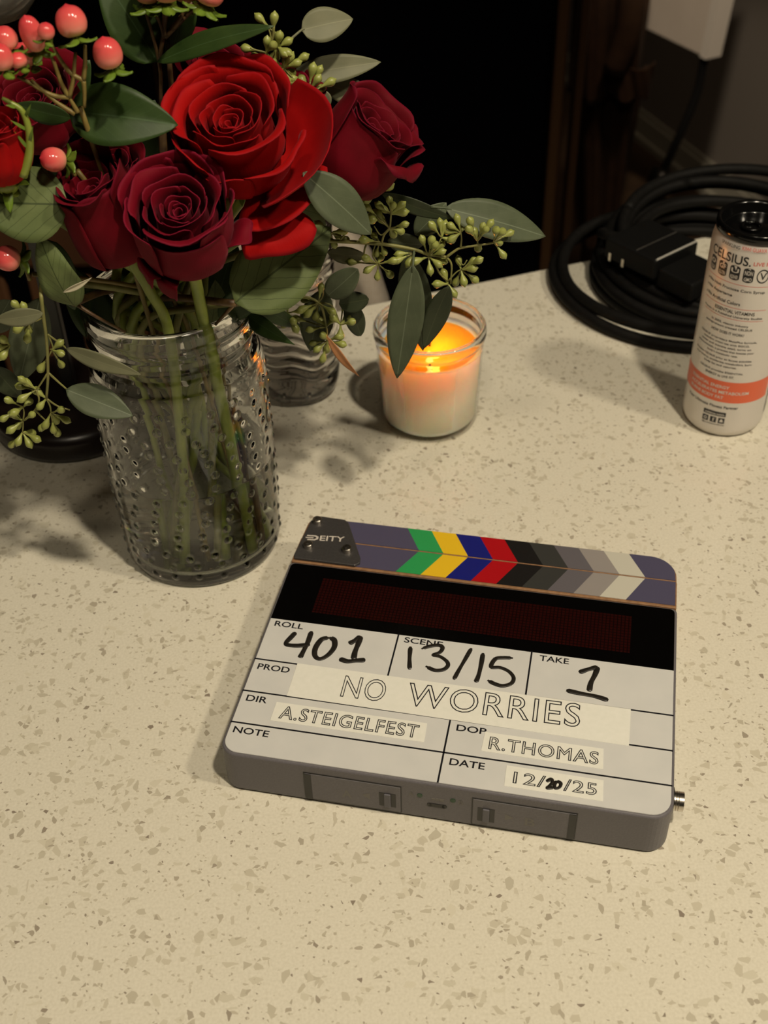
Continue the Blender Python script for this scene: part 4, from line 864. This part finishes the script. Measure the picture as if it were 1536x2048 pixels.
# curled green sprout at the left
cs = thing('green_sprout', 'curled light green sprout with small spikes at the left edge', 'sprout', F(46, 352, 515))
part('stem', cs, tube([F(46, 352, 515), F(58, 310, 515), F(58, 262, 515), F(44, 222, 515), F(20, 205, 515), F(4, 196, 515)], lambda t: 2.2-1.4*t, 10), MAT['stem'])
for b, t in (((58, 300), (28, 262)), ((57, 262), (20, 240)), ((50, 235), (62, 208)), ((36, 215), (10, 210)), ((58, 290), (66, 252))): leaf(cs, (*b, 515), (*t, 512), 7, MAT['sepal'], shape='lance', name='spike')
ds = leaf(thing('dried_leaf', 'thin curled whitish dried leaf lying on the lower left foliage', 'leaf', F(126, 585, 505)), (126, 585, 505), (184, 555, 508), 11, M('dry_leaf', (.42, .38, .27), .8), shape='lance', roll=30, fold=.5)
# ------------------------------------------------------------------ coiled cable with plug box behind the can
cx0, cy0 = 262, 896
cc = thing('cable_coil', 'thick black coiled power cable lying behind the drinks can', 'cable', (cx0, cy0, 0))
rnd = random.Random(5)
def loop_(r, z, ox, oy, tx, ty, a0=0, turns=1.0, sq=1.0):
    pts = []; n = int(28*turns)
    for i in range(n+1):
        a = a0+2*math.pi*turns*i/n; x = ox+r*math.cos(a)*sq; y = oy+r*math.sin(a)
        pts.append((cx0+x, cy0+y, z+tx*x+ty*y+1.2*math.sin(3*a+r)))
    return pts
loops = [(111, 6.2, 0, -2, 0, 0), (108, 15.2, 4, -3, .01, 0), (92, 6.2, 16, -2, 0, .0), (93, 15.2, 18, -3, 0, .01), (82, 6.5, 18, 0, 0, 0), (84, 16, 22, 2, 0, .02), (93, 24, 22, 2, .0, .04),
         (84, 25, 30, 6, .02, .05), (98, 30, 34, 8, .02, .07), (90, 34, 38, 8, .03, .10), (100, 39, 46, 6, .03, .12), (76, 30, 34, 6, .02, .05)]
for k, (r, z, ox, oy, tx, ty) in enumerate(loops):
    part('cable_loop', cc, tube(loop_(r, z, ox, oy, tx, ty, a0=k*.9), 4.9, 12, 3), MAT['rubber'])
pb = thing('plug_box', 'flat black plug box with pale edge line resting on the coiled cable', 'plug', (223, 868, 46), math.atan2(826-869, 223-190))
MAT['matteblack'] = M('matte_black', (.003, .003, .003), .6, Specular_IOR_Level=.2)
bevelled('housing', pb, box(-27, -26, -8, 27, 26, 10), MAT['matteblack'], 2.5, 3)
part('edge_line', pb, box(25.6, -24, 9.4, 26.6, 24, 10.4), M('pale_plastic', (.5, .48, .44), .4), smooth=False, local=True)
part('seam_line', pb, box(5, -24, 9.8, 5.4, 24, 10.15), M('grey_seam', (.12, .11, .1), .4), smooth=False, local=True)
bevelled('socket_block', pb, box(27, -22, -14, 62, 20, 2), MAT['matteblack'], 2, 2)
for x in (-20, -6): part('glint_block', pb, box(x, -27.5, -8, x+2.4, -26, -1), MAT['steel'], smooth=False, local=True)  # small steel blocks stand in for two glints on the box
part('cable_tail', pb, tube([(-27, 0, 0), (-45, -4, -3), (-62, 10, -12), (-66, 30, -20)], 4.2, 10), MAT['rubber'], local=True)
# ------------------------------------------------------------------ room behind the countertop
cab = thing('display_cabinet', 'tall dark cabinet with black glass doors and brown wooden edge', 'cabinet', (-330, 1700, FZ))
bevelled('carcass', cab, box(-560, 12, 0, 612, 460, 2150), MAT['oak'], 4, 2)
for x0, x1, kx in ((-555, 18, -2), (26, 586, 46)):
    d = bevelled('door', cab, box(x0, -8, 60, x1, 10, 2120), MAT['darkglass'], 2, 2)
    part('knob', d, [(v[0]+kx, v[1]-20, v[2]+560) for v in lathe([(0, -9), (6, -7), (9, 0), (6, 7), (0, 9)], 20)[0]] and ([(v[0]+kx, v[1]-18, v[2]+560) for v in lathe([(0, -9), (6, -7), (9, 0), (6, 7), (0, 9)], 20)[0]], lathe([(0, -9), (6, -7), (9, 0), (6, 7), (0, 9)], 20)[1]), MAT['steel'], local=True)
bevelled('edge_post', cab, box(588, -22, 0, 604, 20, 2140), M('brown_varnish', (.055, .028, .012), .35), 3, 2)
bevelled('edge_post', cab, box(622, -14, 0, 634, 20, 2140), M('dark_varnish', (.04, .02, .009), .35), 3, 2)
# coat on a stand
cs_ = thing('coat', 'brown coat hanging to the right of the dark cabinet', 'coat', (440, 2200, -760))
def drape(x0, x1, z0, z1, y, amp, ph, n=40, m=30, taper=.0):
    vs, fs = [], []
    for j in range(m+1):
        v = j/m; z = z0+(z1-z0)*v; hw = (x1-x0)/2*(1-taper*(1-v)); xc = (x0+x1)/2
        for i in range(n+1):
            u = i/n*2-1; vs.append((xc+u*hw, y-42*math.sqrt(max(0, 1-u*u*.97))+amp*math.sin(u*6+ph+v*2.2)+.35*amp*math.sin(u*14+v*5), z+4*math.sin(u*5)*(1-v)))
    k = n+1
    for j in range(m):
        for i in range(n): fs.append((j*k+i, j*k+i+1, (j+1)*k+i+1, (j+1)*k+i))
    return vs, fs
part('lower_panel', cs_, drape(378, 512, -640, -290, 2200, 14, .3, taper=.42), MAT['coat'], solid=4)
part('upper_panel', cs_, drape(362, 500, -330, 40, 2180, 16, 1.3, taper=.05), MAT['coat'], solid=4)
part('pocket_flap', cs_, drape(428, 512, -318, -262, 2150, 5, .8, taper=.1), MAT['coat'], solid=4)
part('sleeve', cs_, tube([(425, 2150, 60), (446, 2120, -60), (452, 2116, -190), (432, 2112, -268)], lambda t: 27-6*t, 20), MAT['coat'])
part('belt_tail', cs_, tube([(470, 2190, -560), (486, 2180, -640), (500, 2180, -740)], 12, 12), MAT['coat'])
cst = thing('coat_stand', 'dark wooden coat stand behind the brown coat', 'stand', (445, 2262, FZ))
part('pole', cst, tube([(445, 2262, FZ+20), (445, 2262, 130)], 12, 16, 0), MAT['oak'])
part('foot', cst, lathe([(0, 0), (100, 0), (104, 8), (92, 18), (20, 26), (0, 26)], 40, (445, 2262, FZ)), MAT['oak'], auto=40)
part('arm', cst, tube([(445, 2262, 90), (450, 2240, 70), (460, 2200, 64), (470, 2150, 70)], 7, 10), MAT['oak'])
# white panel on its black stand
def onz(px, py, z): d = ray(px, py); return CAM+d*((z-CAMH)/d.z)
P1, P2 = onz(1245, 35, -330), onz(1411, 116, -330); ex = (P2-P1).normalized(); ez = (Vector((0, 0, 1))+ex*.10).normalized(); ey = ez.cross(ex).normalized(); Wp = (P2-P1).length
wpnl = thing('white_board', 'white boxed board with a gold strip at top right', 'board', P1)
def slab(a0, a1, b0, b1, c0, c1):
    v, f = box(a0, b0, c0, a1, b1, c1); return [P1+ex*p[0]+ey*p[1]+ez*p[2] for p in v], f
bevelled('face', wpnl, slab(0, Wp, 0, 34, 0, 420), MAT['panelwhite'], 2, 2, local=False)
part('edge_trim', wpnl, slab(Wp-16, Wp+3, -2, 36, -2, 422), M('white_edge', (.62, .58, .53), .5), smooth=False)
part('gold_strip', wpnl, slab(Wp*.24, Wp*.24+7, -1.5, 0, 12, 300), MAT['brass'], smooth=False)
st_ = thing('board_stand', 'black stand with thick grip below the white board', 'stand', (666, 2560, FZ))
pm = P1+ex*(Wp-20)+ey*15
part('pole', st_, tube([tuple(pm+ez*-4), (pm.x-6, pm.y, -420), (pm.x-50, pm.y-10, -560), (pm.x-60, pm.y-20, -600)], 9, 12), MAT['black'])
part('grip', st_, tube([(pm.x-50, pm.y-8, -570), (pm.x-84, pm.y-30, -660), (pm.x-110, pm.y-40, -740)], 26, 16), MAT['black'])
part('foot', st_, tube([(pm.x-110, pm.y-40, -735), (pm.x-120, pm.y-40, FZ+12), (pm.x-120, pm.y-40, FZ)], lambda t: 14+40*max(0, t-.8)*5, 16), MAT['black'])
# chairs on the far side
bc = thing('upholstered_stool', 'beige upholstered stool back beyond the countertop edge behind the candle', 'stool', (-90, 1010, FZ))
def shell(x0, x1, z0, z1, y, bulge):
    vs, fs = [], []
    n, m = 24, 12
    for j in range(m+1):
        v = j/m
        for i in range(n+1):
            u = i/n*2-1; h = (1-abs(u)**5*.22); vs.append(((x0+x1)/2+u*(x1-x0)/2*(1-.10*v), y+bulge*u*u, z0+(z1-z0)*v*h))
    for j in range(m):
        for i in range(n): k = n+1; fs.append((j*k+i, j*k+i+1, (j+1)*k+i+1, (j+1)*k+i))
    return vs, fs
part('backrest', bc, shell(-175, 12, -330, 12, 1010, -30), MAT['beige'], solid=26)
part('seat', bc, lathe([(0, 0), (80, 0), (92, 12), (94, 40), (84, 56), (0, 60)], 40, (-82, 920, -380)), MAT['beige'])
for a, b in ((-70, -70), (70, -70), (-70, 70), (70, 70)): part('leg', bc, tube([(-82+a*.8, 920+b*.8, -378), (-82+a*1.1, 920+b*1.1, FZ)], 13, 12, 0), MAT['oak'])
wc = thing('wooden_chair', 'dark brown slatted wooden chair beyond the countertop at left', 'chair', (-330, 1020, FZ))
for x in (-455, -215): bevelled('back_post', wc, box(x-16, 1004, FZ, x+16, 1036, 20), MAT['oak'], 4, 2, local=False)
bevelled('top_rail', wc, box(-471, 1002, -30, -199, 1034, 44), M('chair_brown', (.06, .026, .012), .4), 6, 2, local=False)
for i in range(5): bevelled('slat', wc, box(-420+i*42, 1012, -330, -400+i*42, 1024, -30), M('slat_brown', (.08, .036, .016), .4) if i == 0 else bpy.data.materials['slat_brown'], 3, 2, local=False)
bevelled('seat', wc, box(-475, 760, -372, -195, 1040, -340), MAT['oak'], 8, 2, local=False)
for x in (-455, -215): bevelled('leg', wc, box(x-15, 775, FZ, x+15, 805, -372), MAT['oak'], 3, 2, local=False)
